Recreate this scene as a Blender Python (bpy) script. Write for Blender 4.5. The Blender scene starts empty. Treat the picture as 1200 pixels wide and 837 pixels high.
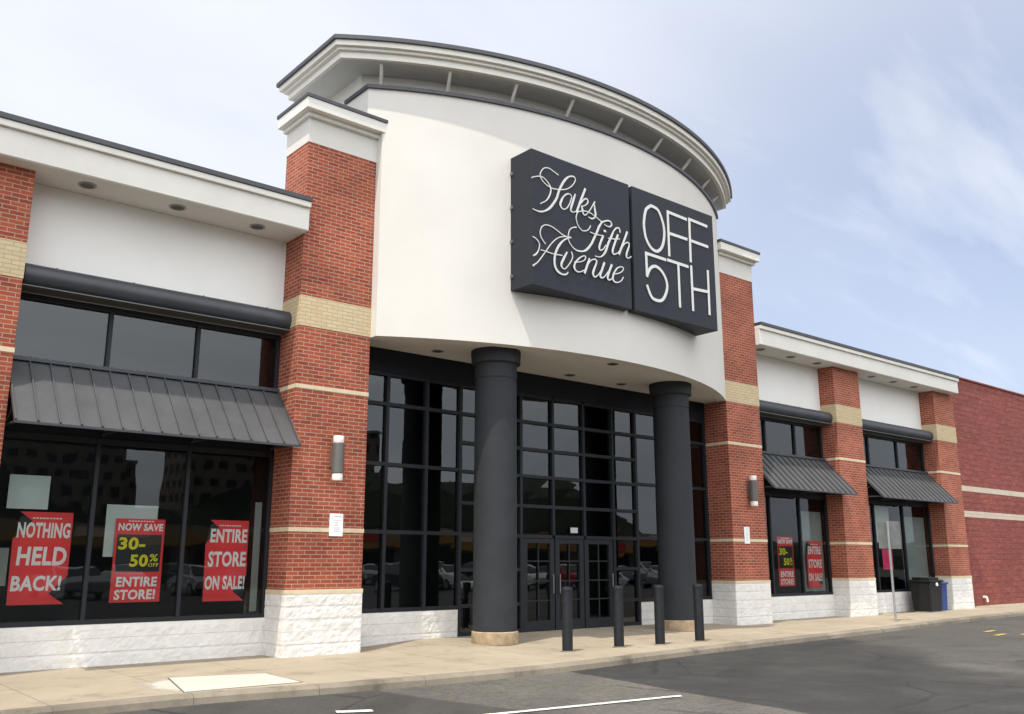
import bpy, bmesh, math, random
from mathutils import Vector, Matrix, noise as mnoise
random.seed(7)
sc = bpy.context.scene
R = math.radians

# ------------------------------------------------------------------ camera
F_PX, A_YAW, PITCH = 1076.7, R(49.93), R(12.587)
cam_d = bpy.data.cameras.new('camera'); cam = bpy.data.objects.new('camera', cam_d)
sc.collection.objects.link(cam); sc.camera = cam
cam_d.sensor_width = 36.0; cam_d.lens = 36.0 * F_PX / 1200.0
cam_d.clip_start = 0.05; cam_d.clip_end = 3000
hf = Vector((math.cos(A_YAW), math.sin(A_YAW), 0)); up = Vector((0, 0, 1))
fw = hf * math.cos(PITCH) + up * math.sin(PITCH)
cu = up * math.cos(PITCH) - hf * math.sin(PITCH)
cr = fw.cross(cu)
cam.matrix_world = Matrix(((cr.x, cu.x, -fw.x, 0), (cr.y, cu.y, -fw.y, 0), (cr.z, cu.z, -fw.z, 1.5), (0, 0, 0, 1)))

# ------------------------------------------------------------------ sky and sun
SUN_DIR = Vector((0.408, 0.159, -1.0)).normalized()          # the way the light travels
SUN_EL = math.asin(-SUN_DIR.z); SUN_ROT = math.atan2(-SUN_DIR.x, -SUN_DIR.y)
world = bpy.data.worlds.new('World'); sc.world = world; world.use_nodes = True
nt = world.node_tree; nt.nodes.clear()
def wn(t, **k):
    n = nt.nodes.new(t)
    for a, v in k.items(): setattr(n, a, v)
    return n
out = wn('ShaderNodeOutputWorld'); bg = wn('ShaderNodeBackground'); bg.inputs[1].default_value = 0.10
sky = wn('ShaderNodeTexSky', sky_type='NISHITA', sun_disc=False, sun_elevation=SUN_EL, sun_rotation=SUN_ROT, air_density=1.0, dust_density=1.2, ozone_density=1.2)
tc = wn('ShaderNodeTexCoord'); sx = wn('ShaderNodeSeparateXYZ'); nt.links.new(tc.outputs['Generated'], sx.inputs[0])
ad = wn('ShaderNodeMath', operation='ADD'); ad.inputs[1].default_value = 0.22; nt.links.new(sx.outputs[2], ad.inputs[0])
mx = wn('ShaderNodeMath', operation='MAXIMUM'); mx.inputs[1].default_value = 0.08; nt.links.new(ad.outputs[0], mx.inputs[0])
dx = wn('ShaderNodeMath', operation='DIVIDE'); nt.links.new(sx.outputs[0], dx.inputs[0]); nt.links.new(mx.outputs[0], dx.inputs[1])
dy = wn('ShaderNodeMath', operation='DIVIDE'); nt.links.new(sx.outputs[1], dy.inputs[0]); nt.links.new(mx.outputs[0], dy.inputs[1])
cb = wn('ShaderNodeCombineXYZ'); nt.links.new(dx.outputs[0], cb.inputs[0]); nt.links.new(dy.outputs[0], cb.inputs[1])
mp = wn('ShaderNodeMapping'); mp.inputs['Rotation'].default_value = (0, 0, R(38)); mp.inputs['Scale'].default_value = (0.8, 1.35, 1); mp.inputs['Location'].default_value = (0.7, 0.35, 0)
nt.links.new(cb.outputs[0], mp.inputs[0])
n1 = wn('ShaderNodeTexNoise'); n1.inputs['Scale'].default_value = 0.95; n1.inputs['Detail'].default_value = 10; n1.inputs['Roughness'].default_value = 0.52; n1.inputs['Distortion'].default_value = 0.25
nt.links.new(mp.outputs[0], n1.inputs[0])
def wdot(v):
    d = wn('ShaderNodeVectorMath', operation='DOT_PRODUCT'); d.inputs[1].default_value = Vector(v).normalized(); nt.links.new(tc.outputs['Generated'], d.inputs[0]); return d.outputs['Value']
def wmap(s, a, b, c, d):
    m = wn('ShaderNodeMapRange', interpolation_type='SMOOTHSTEP'); m.inputs[1].default_value = a; m.inputs[2].default_value = b; m.inputs[3].default_value = c; m.inputs[4].default_value = d
    nt.links.new(s, m.inputs[0]); return m.outputs[0]
def wmul(a, b):
    m = wn('ShaderNodeMath', operation='MULTIPLY'); nt.links.new(a, m.inputs[0]); nt.links.new(b, m.inputs[1]); return m.outputs[0]
n2 = wn('ShaderNodeTexNoise'); n2.inputs['Scale'].default_value = 1.5; n2.inputs['Detail'].default_value = 12; n2.inputs['Roughness'].default_value = 0.54; n2.inputs['Distortion'].default_value = 0.35
mp2 = wn('ShaderNodeMapping'); mp2.inputs['Rotation'].default_value = (0, 0, R(-52)); mp2.inputs['Scale'].default_value = (0.55, 1.9, 1); mp2.inputs['Location'].default_value = (2.1, 0.4, 0); nt.links.new(cb.outputs[0], mp2.inputs[0]); nt.links.new(mp2.outputs[0], n2.inputs[0])
thin = wmul(wmap(n1.outputs['Fac'], 0.36, 0.62, 0.80, 0.985), wmap(wdot((0.95, 0.30, 0.10)), 0.78, 0.985, 1.0, 0.56))
wisp = wmap(n2.outputs['Fac'], 0.30, 0.82, 0.20, 0.92)
cvm = wn('ShaderNodeMath', operation='MAXIMUM'); nt.links.new(thin, cvm.inputs[0]); nt.links.new(wisp, cvm.inputs[1]); cover = cvm.outputs[0]
# extra sky brightness added low behind the camera to fill shaded walls
fill_f = wmap(wdot((-0.36, -0.76, 0.50)), 0.0, 0.95, 0.0, 1.0)
fill_c = wn('ShaderNodeMixRGB'); fill_c.inputs[1].default_value = (1, 1, 1, 1); fill_c.inputs[2].default_value = (2.80, 2.74, 2.58, 1); nt.links.new(fill_f, fill_c.inputs[0]); sky_fill = fill_c.outputs[0]
cc = wn('ShaderNodeMixRGB', blend_type='MULTIPLY'); cc.inputs[0].default_value = 1; cc.inputs[1].default_value = (7.0, 7.3, 8.0, 1); nt.links.new(sky_fill, cc.inputs[2])
mixc = wn('ShaderNodeMixRGB'); nt.links.new(cc.outputs[0], mixc.inputs[2])
sk = wn('ShaderNodeMixRGB', blend_type='MULTIPLY'); sk.inputs[0].default_value = 1; sk.inputs[2].default_value = (0.72, 0.92, 1.18, 1); nt.links.new(sky.outputs[0], sk.inputs[1])
nt.links.new(cover, mixc.inputs[0]); nt.links.new(sk.outputs[0], mixc.inputs[1])
nt.links.new(mixc.outputs[0], bg.inputs[0]); nt.links.new(bg.outputs[0], out.inputs[0])

sun_d = bpy.data.lights.new('sun', 'SUN'); sun_d.energy = 3.05; sun_d.angle = R(0.6); sun_d.color = (1.0, 0.93, 0.82)
sun = bpy.data.objects.new('sun', sun_d); sc.collection.objects.link(sun)
sun.rotation_euler = SUN_DIR.to_track_quat('-Z', 'Y').to_euler(); sun.location = (-20, -10, 60)

sc.view_settings.view_transform = 'Standard'; sc.view_settings.look = 'None'
sc.view_settings.exposure = 0.42; sc.view_settings.gamma = 1.0; sc.view_settings.use_curve_mapping = False

# ------------------------------------------------------------------ mesh helpers
COL = sc.collection
class MB:
    """collects shapes (world coordinates, metres) for ONE mesh object"""
    def __init__(s): s.v = []; s.f = []; s.m = []; s.sm = []
    def add(s, vs, fs, mi=0, smooth=False):
        o = len(s.v); s.v += [tuple(p) for p in vs]
        for f in fs: s.f.append([o + i for i in f]); s.m.append(mi); s.sm.append(smooth)
        return s
    def box(s, x0, x1, y0, y1, z0, z1, mi=0):
        if x0 > x1: x0, x1 = x1, x0
        if y0 > y1: y0, y1 = y1, y0
        vs = [(x0,y0,z0),(x1,y0,z0),(x1,y1,z0),(x0,y1,z0),(x0,y0,z1),(x1,y0,z1),(x1,y1,z1),(x0,y1,z1)]
        return s.add(vs, [(3,2,1,0),(4,5,6,7),(0,1,5,4),(1,2,6,5),(2,3,7,6),(3,0,4,7)], mi)
    def prism(s, pts, z0, z1, mi=0):
        """plan polygon (counter-clockwise from above) extruded upwards"""
        n = len(pts)
        vs = [(p[0], p[1], z0) for p in pts] + [(p[0], p[1], z1) for p in pts]
        fs = [tuple(range(n-1, -1, -1)), tuple(range(n, 2*n))] + [(i, (i+1) % n, n+(i+1) % n, n+i) for i in range(n)]
        return s.add(vs, fs, mi)
    def lathe(s, cx, cy, prof, n=40, mi=0, smooth=True):
        vs = []; fs = []
        for r, z in prof:
            for k in range(n):
                a = 2*math.pi*k/n; vs.append((cx + r*math.cos(a), cy + r*math.sin(a), z))
        m = len(prof)
        for j in range(m-1):
            for k in range(n):
                k2 = (k+1) % n; fs.append((j*n+k, j*n+k2, (j+1)*n+k2, (j+1)*n+k))
        s.add(vs, fs, mi, smooth)
        o = len(s.v) - len(vs)
        s.f.append([o+k for k in range(n-1, -1, -1)]); s.m.append(mi); s.sm.append(False)
        s.f.append([o+(m-1)*n+k for k in range(n)]); s.m.append(mi); s.sm.append(False)
        return s
    def tube(s, p0, p1, r0, r1=None, n=14, mi=0, smooth=True):
        r1 = r0 if r1 is None else r1
        p0 = Vector(p0); p1 = Vector(p1); d = (p1-p0).normalized()
        a = d.orthogonal().normalized(); b = d.cross(a)
        vs = []
        for p, r in ((p0, r0), (p1, r1)):
            for k in range(n):
                t = 2*math.pi*k/n; vs.append(p + (a*math.cos(t) + b*math.sin(t))*r)
        fs = [(k, (k+1) % n, n+(k+1) % n, n+k) for k in range(n)]
        s.add(vs, fs, mi, smooth)
        o = len(s.v) - 2*n
        s.f.append([o+k for k in range(n-1, -1, -1)]); s.m.append(mi); s.sm.append(False)
        s.f.append([o+n+k for k in range(n)]); s.m.append(mi); s.sm.append(False)
        return s

def where(o):
    p = Vector((0, 0, 0))
    while o: p = p + o.location; o = o.parent
    return p
def obj(name, mb, mats, parent=None, base=None, bevel=0):
    """links the collected shapes as ONE mesh object; vertices are given in world coordinates"""
    off = where(parent) if parent else Vector((0, 0, 0))
    loc = Vector(base) if base is not None else Vector((0, 0, 0))
    o0 = off + loc
    me = bpy.data.meshes.new(name)
    me.from_pydata([(p[0]-o0.x, p[1]-o0.y, p[2]-o0.z) for p in mb.v], [], mb.f)
    for m in (mats if isinstance(mats, (list, tuple)) else [mats]): me.materials.append(m)
    uv = me.uv_layers.new(name='UVMap')
    for p, mi, smo in zip(me.polygons, mb.m, mb.sm):
        p.material_index = mi; p.use_smooth = smo
        n = p.normal
        for li in p.loop_indices:
            c = mb.v[me.loops[li].vertex_index]
            if abs(n.z) > 0.75: uv.data[li].uv = (c[0], c[1])
            elif abs(n.x) > abs(n.y)*1.2: uv.data[li].uv = (c[1] + 0.071, c[2])
            else: uv.data[li].uv = (c[0], c[2])
    me.update()
    if any(mb.sm): me.set_sharp_from_angle(angle=R(28))
    o = bpy.data.objects.new(name, me); COL.objects.link(o)
    o.location = loc
    if parent: o.parent = parent
    if bevel:
        b = o.modifiers.new('bevel', 'BEVEL'); b.width = bevel; b.segments = 2; b.limit_method = 'ANGLE'; b.angle_limit = R(40)
    return o
def thing(name, loc, label, cat, group=None):
    o = bpy.data.objects.new(name, None); COL.objects.link(o); o.location = loc
    o.empty_display_size = 0.3
    o['label'] = label; o['category'] = cat
    if group: o['group'] = group
    return o
def tag(o, label, cat, group=None):
    o['label'] = label; o['category'] = cat
    if group: o['group'] = group
    return o
def structure(o, label=None, cat=None):
    o['kind'] = 'structure'
    if label: o['label'] = label
    if cat: o['category'] = cat
    return o

# ------------------------------------------------------------------ materials
def new_mat(name):
    m = bpy.data.materials.new(name); m.use_nodes = True
    n = m.node_tree; b = n.nodes['Principled BSDF']
    return m, n, b
def nd(n, t, **k):
    x = n.nodes.new(t)
    for a, v in k.items(): setattr(x, a, v)
    return x
def noise_fac(n, scale, detail=6, rough=0.6, coord='Object', stretch=None):
    tc = nd(n, 'ShaderNodeTexCoord'); t = nd(n, 'ShaderNodeTexNoise')
    t.inputs['Scale'].default_value = scale; t.inputs['Detail'].default_value = detail; t.inputs['Roughness'].default_value = rough
    if stretch:
        mp = nd(n, 'ShaderNodeMapping'); mp.inputs['Scale'].default_value = stretch
        n.links.new(tc.outputs[coord], mp.inputs[0]); n.links.new(mp.outputs[0], t.inputs[0])
    else: n.links.new(tc.outputs[coord], t.inputs[0])
    return t.outputs['Fac']
def ramp(n, fac, stops):
    r = nd(n, 'ShaderNodeValToRGB'); e = r.color_ramp.elements
    while len(e) < len(stops): e.new(0.5)
    for el, (p, c) in zip(e, stops):
        el.position = p; el.color = (c[0], c[1], c[2], 1) if not isinstance(c, (int, float)) else (c, c, c, 1)
    n.links.new(fac, r.inputs[0]); return r.outputs[0]
def mixrgb(n, a, b, fac, mode='MIX'):
    m = nd(n, 'ShaderNodeMixRGB', blend_type=mode)
    for s, v in ((1, a), (2, b), (0, fac)):
        if isinstance(v, (int, float)): m.inputs[s].default_value = v if s == 0 else (v, v, v, 1)
        elif isinstance(v, tuple): m.inputs[s].default_value = (*v, 1)
        else: n.links.new(v, m.inputs[s])
    return m.outputs[0]
def bump(n, b, height, strength=0.3, dist=0.01):
    bp = nd(n, 'ShaderNodeBump'); bp.inputs['Strength'].default_value = strength; bp.inputs['Distance'].default_value = dist
    n.links.new(height, bp.inputs['Height']); n.links.new(bp.outputs[0], b.inputs['Normal'])
def paint(name, col, rough=0.5, var=0.08, scale=3.0, bmp=0.0, bscale=60, metal=0.0, spec=0.5):
    m, n, b = new_mat(name)
    f = noise_fac(n, scale)
    c = ramp(n, f, [(0.3, tuple(x*(1-var) for x in col)), (0.7, tuple(min(1, x*(1+var)) for x in col))])
    n.links.new(c, b.inputs['Base Color']); b.inputs['Roughness'].default_value = rough; b.inputs['Metallic'].default_value = metal
    b.inputs['Specular IOR Level'].default_value = spec
    if bmp: bump(n, b, noise_fac(n, bscale, 4), bmp, 0.004)
    return m
def brick_mat(name, c1, c2, mortar, bw=0.2083, bh=0.0677, ms=0.007, var=0.5, rough=0.85, mottled=0.5):
    m, n, b = new_mat(name)
    tc = nd(n, 'ShaderNodeTexCoord'); t = nd(n, 'ShaderNodeTexBrick', offset=0.5)
    t.inputs['Scale'].default_value = 1; t.inputs['Brick Width'].default_value = bw; t.inputs['Row Height'].default_value = bh
    t.inputs['Mortar Size'].default_value = ms; t.inputs['Mortar Smooth'].default_value = 0.15; t.inputs['Bias'].default_value = -0.1
    t.inputs['Color1'].default_value = (*c1, 1); t.inputs['Color2'].default_value = (*c2, 1); t.inputs['Mortar'].default_value = (*mortar, 1)
    n.links.new(tc.outputs['UV'], t.inputs[0])
    big = ramp(n, noise_fac(n, 0.9, 5, 0.65, 'UV'), [(0.3, 1-var*0.5), (0.7, 1+var*0.35)])
    small = ramp(n, noise_fac(n, 26, 4, 0.7, 'UV'), [(0.25, 1-mottled*0.4), (0.75, 1.0)])
    c = mixrgb(n, t.outputs['Color'], big, 1.0, 'MULTIPLY'); c = mixrgb(n, c, small, 1.0, 'MULTIPLY')
    c = mixrgb(n, c, tuple(min(1, x*0.75+0.12) for x in mortar), ramp(n, noise_fac(n, 1.7, 9, 0.75, 'UV'), [(0.58, 0.0), (0.80, mottled*0.55)]))
    n.links.new(c, b.inputs['Base Color']); b.inputs['Roughness'].default_value = rough
    b.inputs['Specular IOR Level'].default_value = 0.25
    inv = nd(n, 'ShaderNodeMath', operation='SUBTRACT'); inv.inputs[0].default_value = 1; n.links.new(t.outputs['Fac'], inv.inputs[1])
    bump(n, b, inv.outputs[0], 0.5, 0.006)
    return m
M = {}
M['brick'] = brick_mat('red_brick', (0.395, 0.092, 0.045), (0.25, 0.052, 0.030), (0.43, 0.30, 0.225))
M['cream_brick'] = brick_mat('cream_brick', (0.62, 0.50, 0.31), (0.56, 0.44, 0.26), (0.42, 0.34, 0.22), var=0.12, mottled=0.25)
def red_block():
    m, n, b = new_mat('painted_red_split_block')
    tc = nd(n, 'ShaderNodeTexCoord'); t = nd(n, 'ShaderNodeTexBrick', offset=0.5)
    t.inputs['Scale'].default_value = 1; t.inputs['Brick Width'].default_value = 0.40; t.inputs['Row Height'].default_value = 0.2
    t.inputs['Mortar Size'].default_value = 0.010; t.inputs['Mortar Smooth'].default_value = 0.2
    t.inputs['Color1'].default_value = (0.25, 0.072, 0.056, 1); t.inputs['Color2'].default_value = (0.21, 0.060, 0.048, 1); t.inputs['Mortar'].default_value = (0.13, 0.035, 0.034, 1)
    n.links.new(tc.outputs['UV'], t.inputs[0])
    g = noise_fac(n, 5.0, 8, 0.7, 'UV', (0.45, 1.6, 1)); big = noise_fac(n, 0.35, 5, 0.6, 'UV')
    c = mixrgb(n, t.outputs['Color'], ramp(n, g, [(0.3, 0.72), (0.7, 1.25)]), 1.0, 'MULTIPLY')
    c = mixrgb(n, c, ramp(n, big, [(0.3, 0.85), (0.7, 1.15)]), 1.0, 'MULTIPLY')
    c = mixrgb(n, c, (0.30, 0.12, 0.11), ramp(n, noise_fac(n, 1.1, 8, 0.75, 'UV', (1, 2.5, 1)), [(0.58, 0.0), (0.75, 0.35)]))
    n.links.new(c, b.inputs['Base Color']); b.inputs['Roughness'].default_value = 0.8; b.inputs['Specular IOR Level'].default_value = 0.25
    bump(n, b, g, 0.8, 0.04); return m
M['red_block'] = red_block()
M['cream_block'] = brick_mat('painted_cream_block', (0.62, 0.52, 0.42), (0.58, 0.48, 0.38), (0.4, 0.33, 0.26), bw=0.4, bh=0.2, var=0.15)
M['cream_stone'] = paint('cream_stone', (0.60, 0.50, 0.34), 0.8, 0.1, 6, 0.2)
def stucco():
    m, n, b = new_mat('white_stucco')
    f = noise_fac(n, 0.7, 6, 0.6); g = noise_fac(n, 2.2, 7, 0.7, stretch=(2.5, 2.5, 0.35))
    c = ramp(n, f, [(0.3, (0.605, 0.585, 0.54)), (0.7, (0.65, 0.63, 0.583))])
    c = mixrgb(n, c, (0.60, 0.585, 0.54), ramp(n, g, [(0.56, 0.0), (0.80, 0.35)]))
    n.links.new(c, b.inputs['Base Color']); b.inputs['Roughness'].default_value = 0.9; b.inputs['Specular IOR Level'].default_value = 0.2
    bump(n, b, noise_fac(n, 90, 4), 0.25, 0.004); return m
M['stucco'] = stucco()
M['stucco_shade_lift'] = paint('white_stucco_shade_lift', (0.80, 0.785, 0.745), 0.9, 0.03, 0.8, 0.15, 80, spec=0.2)  # stucco colour lightened to offset the shade under the wing eaves
M['trim'] = paint('off_white_trim', (0.68, 0.66, 0.60), 0.6, 0.05, 1.5)
M['soffit'] = paint('grey_soffit', (0.66, 0.64, 0.60), 0.8, 0.05, 1.0)
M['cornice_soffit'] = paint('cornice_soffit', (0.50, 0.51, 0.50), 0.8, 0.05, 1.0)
M['coping'] = paint('charcoal_coping', (0.045, 0.045, 0.052), 0.45, 0.2, 5)
def split_face():
    m, n, b = new_mat('white_split_face_block')
    tc = nd(n, 'ShaderNodeTexCoord'); t = nd(n, 'ShaderNodeTexBrick', offset=0.5)
    t.inputs['Scale'].default_value = 1; t.inputs['Brick Width'].default_value = 40.0; t.inputs['Row Height'].default_value = 0.2
    t.inputs['Mortar Size'].default_value = 0.006; t.inputs['Mortar Smooth'].default_value = 0.3
    n.links.new(tc.outputs['UV'], t.inputs[0])
    f = noise_fac(n, 3.5, 8, 0.7)
    c = ramp(n, f, [(0.3, (0.62, 0.60, 0.56)), (0.65, (0.73, 0.715, 0.68))])
    c = mixrgb(n, c, (0.52, 0.48, 0.42), ramp(n, noise_fac(n, 1.3, 8, 0.75), [(0.60, 0.0), (0.78, 0.55)]))
    c = mixrgb(n, c, (0.50, 0.485, 0.455), t.outputs['Fac'])
    n.links.new(c, b.inputs['Base Color']); b.inputs['Roughness'].default_value = 0.8; b.inputs['Specular IOR Level'].default_value = 0.25
    bump(n, b, noise_fac(n, 22, 8, 0.75), 0.38, 0.014); return m
M['split'] = split_face()
M['frame'] = paint('charcoal_window_frame', (0.016, 0.0175, 0.0215), 0.55, 0.1, 4, spec=0.25)
M['panel_dark'] = paint('dark_head_panel', (0.010, 0.0115, 0.016), 0.6, 0.1, 2, spec=0.2)
M['column'] = paint('charcoal_column_paint', (0.028, 0.0305, 0.0345), 0.75, 0.14, 2.2, 0.12, 40, spec=0.25)
M['sign_face'] = paint('slate_sign_face', (0.021, 0.0245, 0.032), 0.6, 0.05, 1.2, spec=0.25)
M['sign_seam'] = paint('dark_seam', (0.02, 0.022, 0.028), 0.6, 0.05)
M['letter'] = paint('white_channel_letter', (0.60, 0.60, 0.58), 0.5, 0.04, 12)
def awn():
    m, n, b = new_mat('charcoal_standing_seam_metal')
    f = noise_fac(n, 2.5, 7, 0.65, stretch=(1, 1, 0.4)); c = ramp(n, f, [(0.3, (0.050, 0.0505, 0.052)), (0.7, (0.072, 0.073, 0.075))])
    n.links.new(c, b.inputs['Base Color']); b.inputs['Roughness'].default_value = 0.5; b.inputs['Metallic'].default_value = 0.0
    return m
M['awning'] = awn()
M['gutter'] = paint('charcoal_gutter', (0.036, 0.039, 0.046), 0.42, 0.15, 3)
def glass(name, tint=0.45, ior=1.65, refl=0.97):
    m = bpy.data.materials.new(name); m.use_nodes = True; n = m.node_tree; n.nodes.clear()
    o = nd(n, 'ShaderNodeOutputMaterial'); mix = nd(n, 'ShaderNodeMixShader'); fr = nd(n, 'ShaderNodeFresnel'); fr.inputs['IOR'].default_value = ior
    tr = nd(n, 'ShaderNodeBsdfTransparent'); tr.inputs[0].default_value = (tint*0.92, tint, tint*0.98, 1)
    gl = nd(n, 'ShaderNodeBsdfGlossy'); gl.inputs['Roughness'].default_value = 0.008; gl.inputs[0].default_value = (refl*0.93, refl*0.98, refl, 1)
    tc = nd(n, 'ShaderNodeTexCoord'); t = nd(n, 'ShaderNodeTexNoise'); t.inputs['Scale'].default_value = 0.8; t.inputs['Detail'].default_value = 2
    n.links.new(tc.outputs['Object'], t.inputs[0])
    bp = nd(n, 'ShaderNodeBump'); bp.inputs['Strength'].default_value = 0.06; bp.inputs['Distance'].default_value = 0.05; n.links.new(t.outputs['Fac'], bp.inputs['Height']); n.links.new(bp.outputs[0], gl.inputs['Normal'])
    n.links.new(fr.outputs[0], mix.inputs[0]); n.links.new(tr.outputs[0], mix.inputs[1]); n.links.new(gl.outputs[0], mix.inputs[2]); n.links.new(mix.outputs[0], o.inputs[0])
    return m
M['glass'] = glass('dark_tinted_glass', 0.50)
M['shop_glass'] = glass('shop_window_glass', 0.90, 1.5)
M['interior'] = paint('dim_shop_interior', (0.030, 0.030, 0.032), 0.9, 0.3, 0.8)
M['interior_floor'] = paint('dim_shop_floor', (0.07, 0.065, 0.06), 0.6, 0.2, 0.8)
M['poster_red'] = paint('red_poster_paper', (0.80, 0.035, 0.042), 0.6, 0.06, 5)
M['poster_black'] = paint('black_poster_print', (0.012, 0.012, 0.016), 0.6, 0.05)
M['poster_white'] = paint('white_print', (0.82, 0.82, 0.80), 0.6, 0.02)
M['poster_yellow'] = paint('yellow_print', (0.80, 0.68, 0.02), 0.6, 0.02)
M['poster_pink'] = paint('pink_paper', (0.95, 0.06, 0.26), 0.6, 0.04)
M['board'] = paint('pale_grey_board', (0.55, 0.57, 0.54), 0.7, 0.05, 4)
M['board_dim'] = paint('grey_board', (0.28, 0.29, 0.28), 0.7, 0.1, 3)
M['notice_grey'] = paint('grey_print', (0.42, 0.43, 0.44), 0.7, 0.05)
M['lamp_metal'] = paint('bronze_grey_metal', (0.11, 0.105, 0.095), 0.4, 0.1, 8)
M['lamp_glass'] = paint('frosted_lamp_diffuser', (0.82, 0.78, 0.70), 0.4, 0.03)
M['downlight'] = paint('downlight_ring', (0.30, 0.28, 0.26), 0.4, 0.05)
M['downlight_in'] = paint('downlight_baffle', (0.05, 0.045, 0.04), 0.5, 0.05)
M['plinth'] = paint('tan_plinth_stone', (0.36, 0.27, 0.17), 0.85, 0.3, 7, 0.4, 30)
M['bollard'] = paint('black_bollard_paint', (0.013, 0.0145, 0.018), 0.55, 0.35, 9, spec=0.3)
M['steel'] = paint('galvanised_steel', (0.36, 0.37, 0.37), 0.45, 0.12, 8, metal=0.4)
M['sign_back'] = paint('weathered_sign_back', (0.115, 0.122, 0.118), 0.65, 0.2, 5)
M['bin'] = paint('black_bin_plastic', (0.011, 0.011, 0.012), 0.6, 0.25, 6, spec=0.3)
M['bin_blue'] = paint('blue_bin_plastic', (0.012, 0.04, 0.19), 0.5, 0.1, 6)
M['roof'] = paint('roof_membrane', (0.35, 0.35, 0.34), 0.9, 0.1, 0.6)
M['chrome'] = paint('brushed_handle', (0.25, 0.25, 0.26), 0.3, 0.05, metal=0.8)
def asphalt(name, lo, hi, crack=True, patches=False):
    m, n, b = new_mat(name)
    f = noise_fac(n, 0.35, 8, 0.68); g = noise_fac(n, 55, 5, 0.8); h = noise_fac(n, 9.0, 9, 0.78)
    c = ramp(n, f, [(0.30, lo), (0.70, hi)])
    c = mixrgb(n, c, ramp(n, h, [(0.32, 0.66), (0.68, 1.28)]), 1.0, 'MULTIPLY')
    c = mixrgb(n, c, ramp(n, g, [(0.3, 0.70), (0.72, 1.30)]), 1.0, 'MULTIPLY')
    if patches:
        # resurfaced strips: darker tar bounded by saw-cut lines (ax+by=c on the ground) with ragged far edges
        tp = nd(n, 'ShaderNodeTexCoord'); wb = nd(n, 'ShaderNodeTexNoise'); wb.inputs['Scale'].default_value = 0.8; wb.inputs['Detail'].default_value = 7; n.links.new(tp.outputs['Object'], wb.inputs[0])
        def side(p, q, w, wob):
            """0..1 to the left of the line p->q"""
            dx_, dy_ = q[0]-p[0], q[1]-p[1]; L = math.hypot(dx_, dy_); nx, ny = -dy_/L, dx_/L
            d = nd(n, 'ShaderNodeVectorMath', operation='DOT_PRODUCT'); d.inputs[1].default_value = (nx, ny, 0); n.links.new(tp.outputs['Object'], d.inputs[0])
            k = nd(n, 'ShaderNodeMath', operation='MULTIPLY_ADD'); k.inputs[1].default_value = wob; k.inputs[2].default_value = -(nx*p[0]+ny*p[1]) - wob*0.5; n.links.new(wb.outputs['Fac'], k.inputs[0])
            s = nd(n, 'ShaderNodeMath', operation='ADD'); n.links.new(d.outputs['Value'], s.inputs[0]); n.links.new(k.outputs[0], s.inputs[1])
            m_ = nd(n, 'ShaderNodeMapRange', interpolation_type='SMOOTHSTEP'); m_.inputs[1].default_value = -w; m_.inputs[2].default_value = w; n.links.new(s.outputs[0], m_.inputs[0]); return m_.outputs[0]
        def mul(a, b_, v=None):
            m_ = nd(n, 'ShaderNodeMath', operation='MULTIPLY'); n.links.new(a, m_.inputs[0])
            if v is None: n.links.new(b_, m_.inputs[1])
            else: m_.inputs[1].default_value = v
            return m_.outputs[0]
        mid = mul(side((10.15, 11.0), (9.33, 6.0), 0.035, 0.14), side((12.0, 3.4), (19.2, 11.0), 0.75, 2.6))
        lef = side((7.45, 5.0), (6.75, 10.6), 0.05, 0.35)
        far = side((19.2, 11.0), (12.0, 3.4), 0.9, 2.6)
        rag = ramp(n, noise_fac(n, 0.9, 8, 0.7), [(0.30, 0.72), (0.60, 1.0)])
        c = mixrgb(n, c, (0.037, 0.0365, 0.036), mul(mul(mid, rag), None, 0.97)); c = mixrgb(n, c, (0.045, 0.043, 0.041), mul(mul(lef, rag), None, 0.80)); c = mixrgb(n, c, (0.060, 0.057, 0.052), mul(mul(far, rag), None, 0.62))
        c = mixrgb(n, c, ramp(n, g, [(0.3, 0.78), (0.72, 1.22)]), 1.0, 'MULTIPLY')
        # tyre sweep marks
        wv = nd(n, 'ShaderNodeTexWave', wave_type='RINGS', rings_direction='Z'); wv.inputs['Scale'].default_value = 0.16; wv.inputs['Distortion'].default_value = 1.6; wv.inputs['Detail'].default_value = 3
        mpw = nd(n, 'ShaderNodeMapping'); mpw.inputs['Location'].default_value = (-19, 4, 0); n.links.new(tp.outputs['Object'], mpw.inputs[0]); n.links.new(mpw.outputs[0], wv.inputs[0])
        c = mixrgb(n, c, mixrgb(n, 1.0, ramp(n, wv.outputs['Fac'], [(0.70, 1.0), (0.9, 0.80)]), ramp(n, noise_fac(n, 0.5, 4), [(0.42, 0.0), (0.6, 1.0)])), 1.0, 'MULTIPLY')
    if crack:
        tc = nd(n, 'ShaderNodeTexCoord'); w = nd(n, 'ShaderNodeTexNoise'); w.inputs['Scale'].default_value = 1.4; w.inputs['Detail'].default_value = 6
        n.links.new(tc.outputs['Object'], w.inputs[0])
        va = mixrgb(n, tc.outputs['Object'], w.outputs['Color'], 0.16)
        v = nd(n, 'ShaderNodeTexVoronoi', feature='DISTANCE_TO_EDGE'); v.inputs['Scale'].default_value = 0.36; n.links.new(va, v.inputs[0])
        line = ramp(n, v.outputs['Distance'], [(0.0, 0.75), (0.005, 0.6), (0.010, 0.0)])
        msk = ramp(n, noise_fac(n, 0.30, 3), [(0.46, 0.0), (0.54, 0.9)])
        c = mixrgb(n, c, (0.022, 0.021, 0.02), mixrgb(n, line, msk, 1.0, 'MULTIPLY'))
        # oil drips and scuffs
        c = mixrgb(n, c, (0.03, 0.029, 0.028), ramp(n, noise_fac(n, 1.1, 8, 0.74), [(0.57, 0.0), (0.70, 0.6)]))
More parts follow.
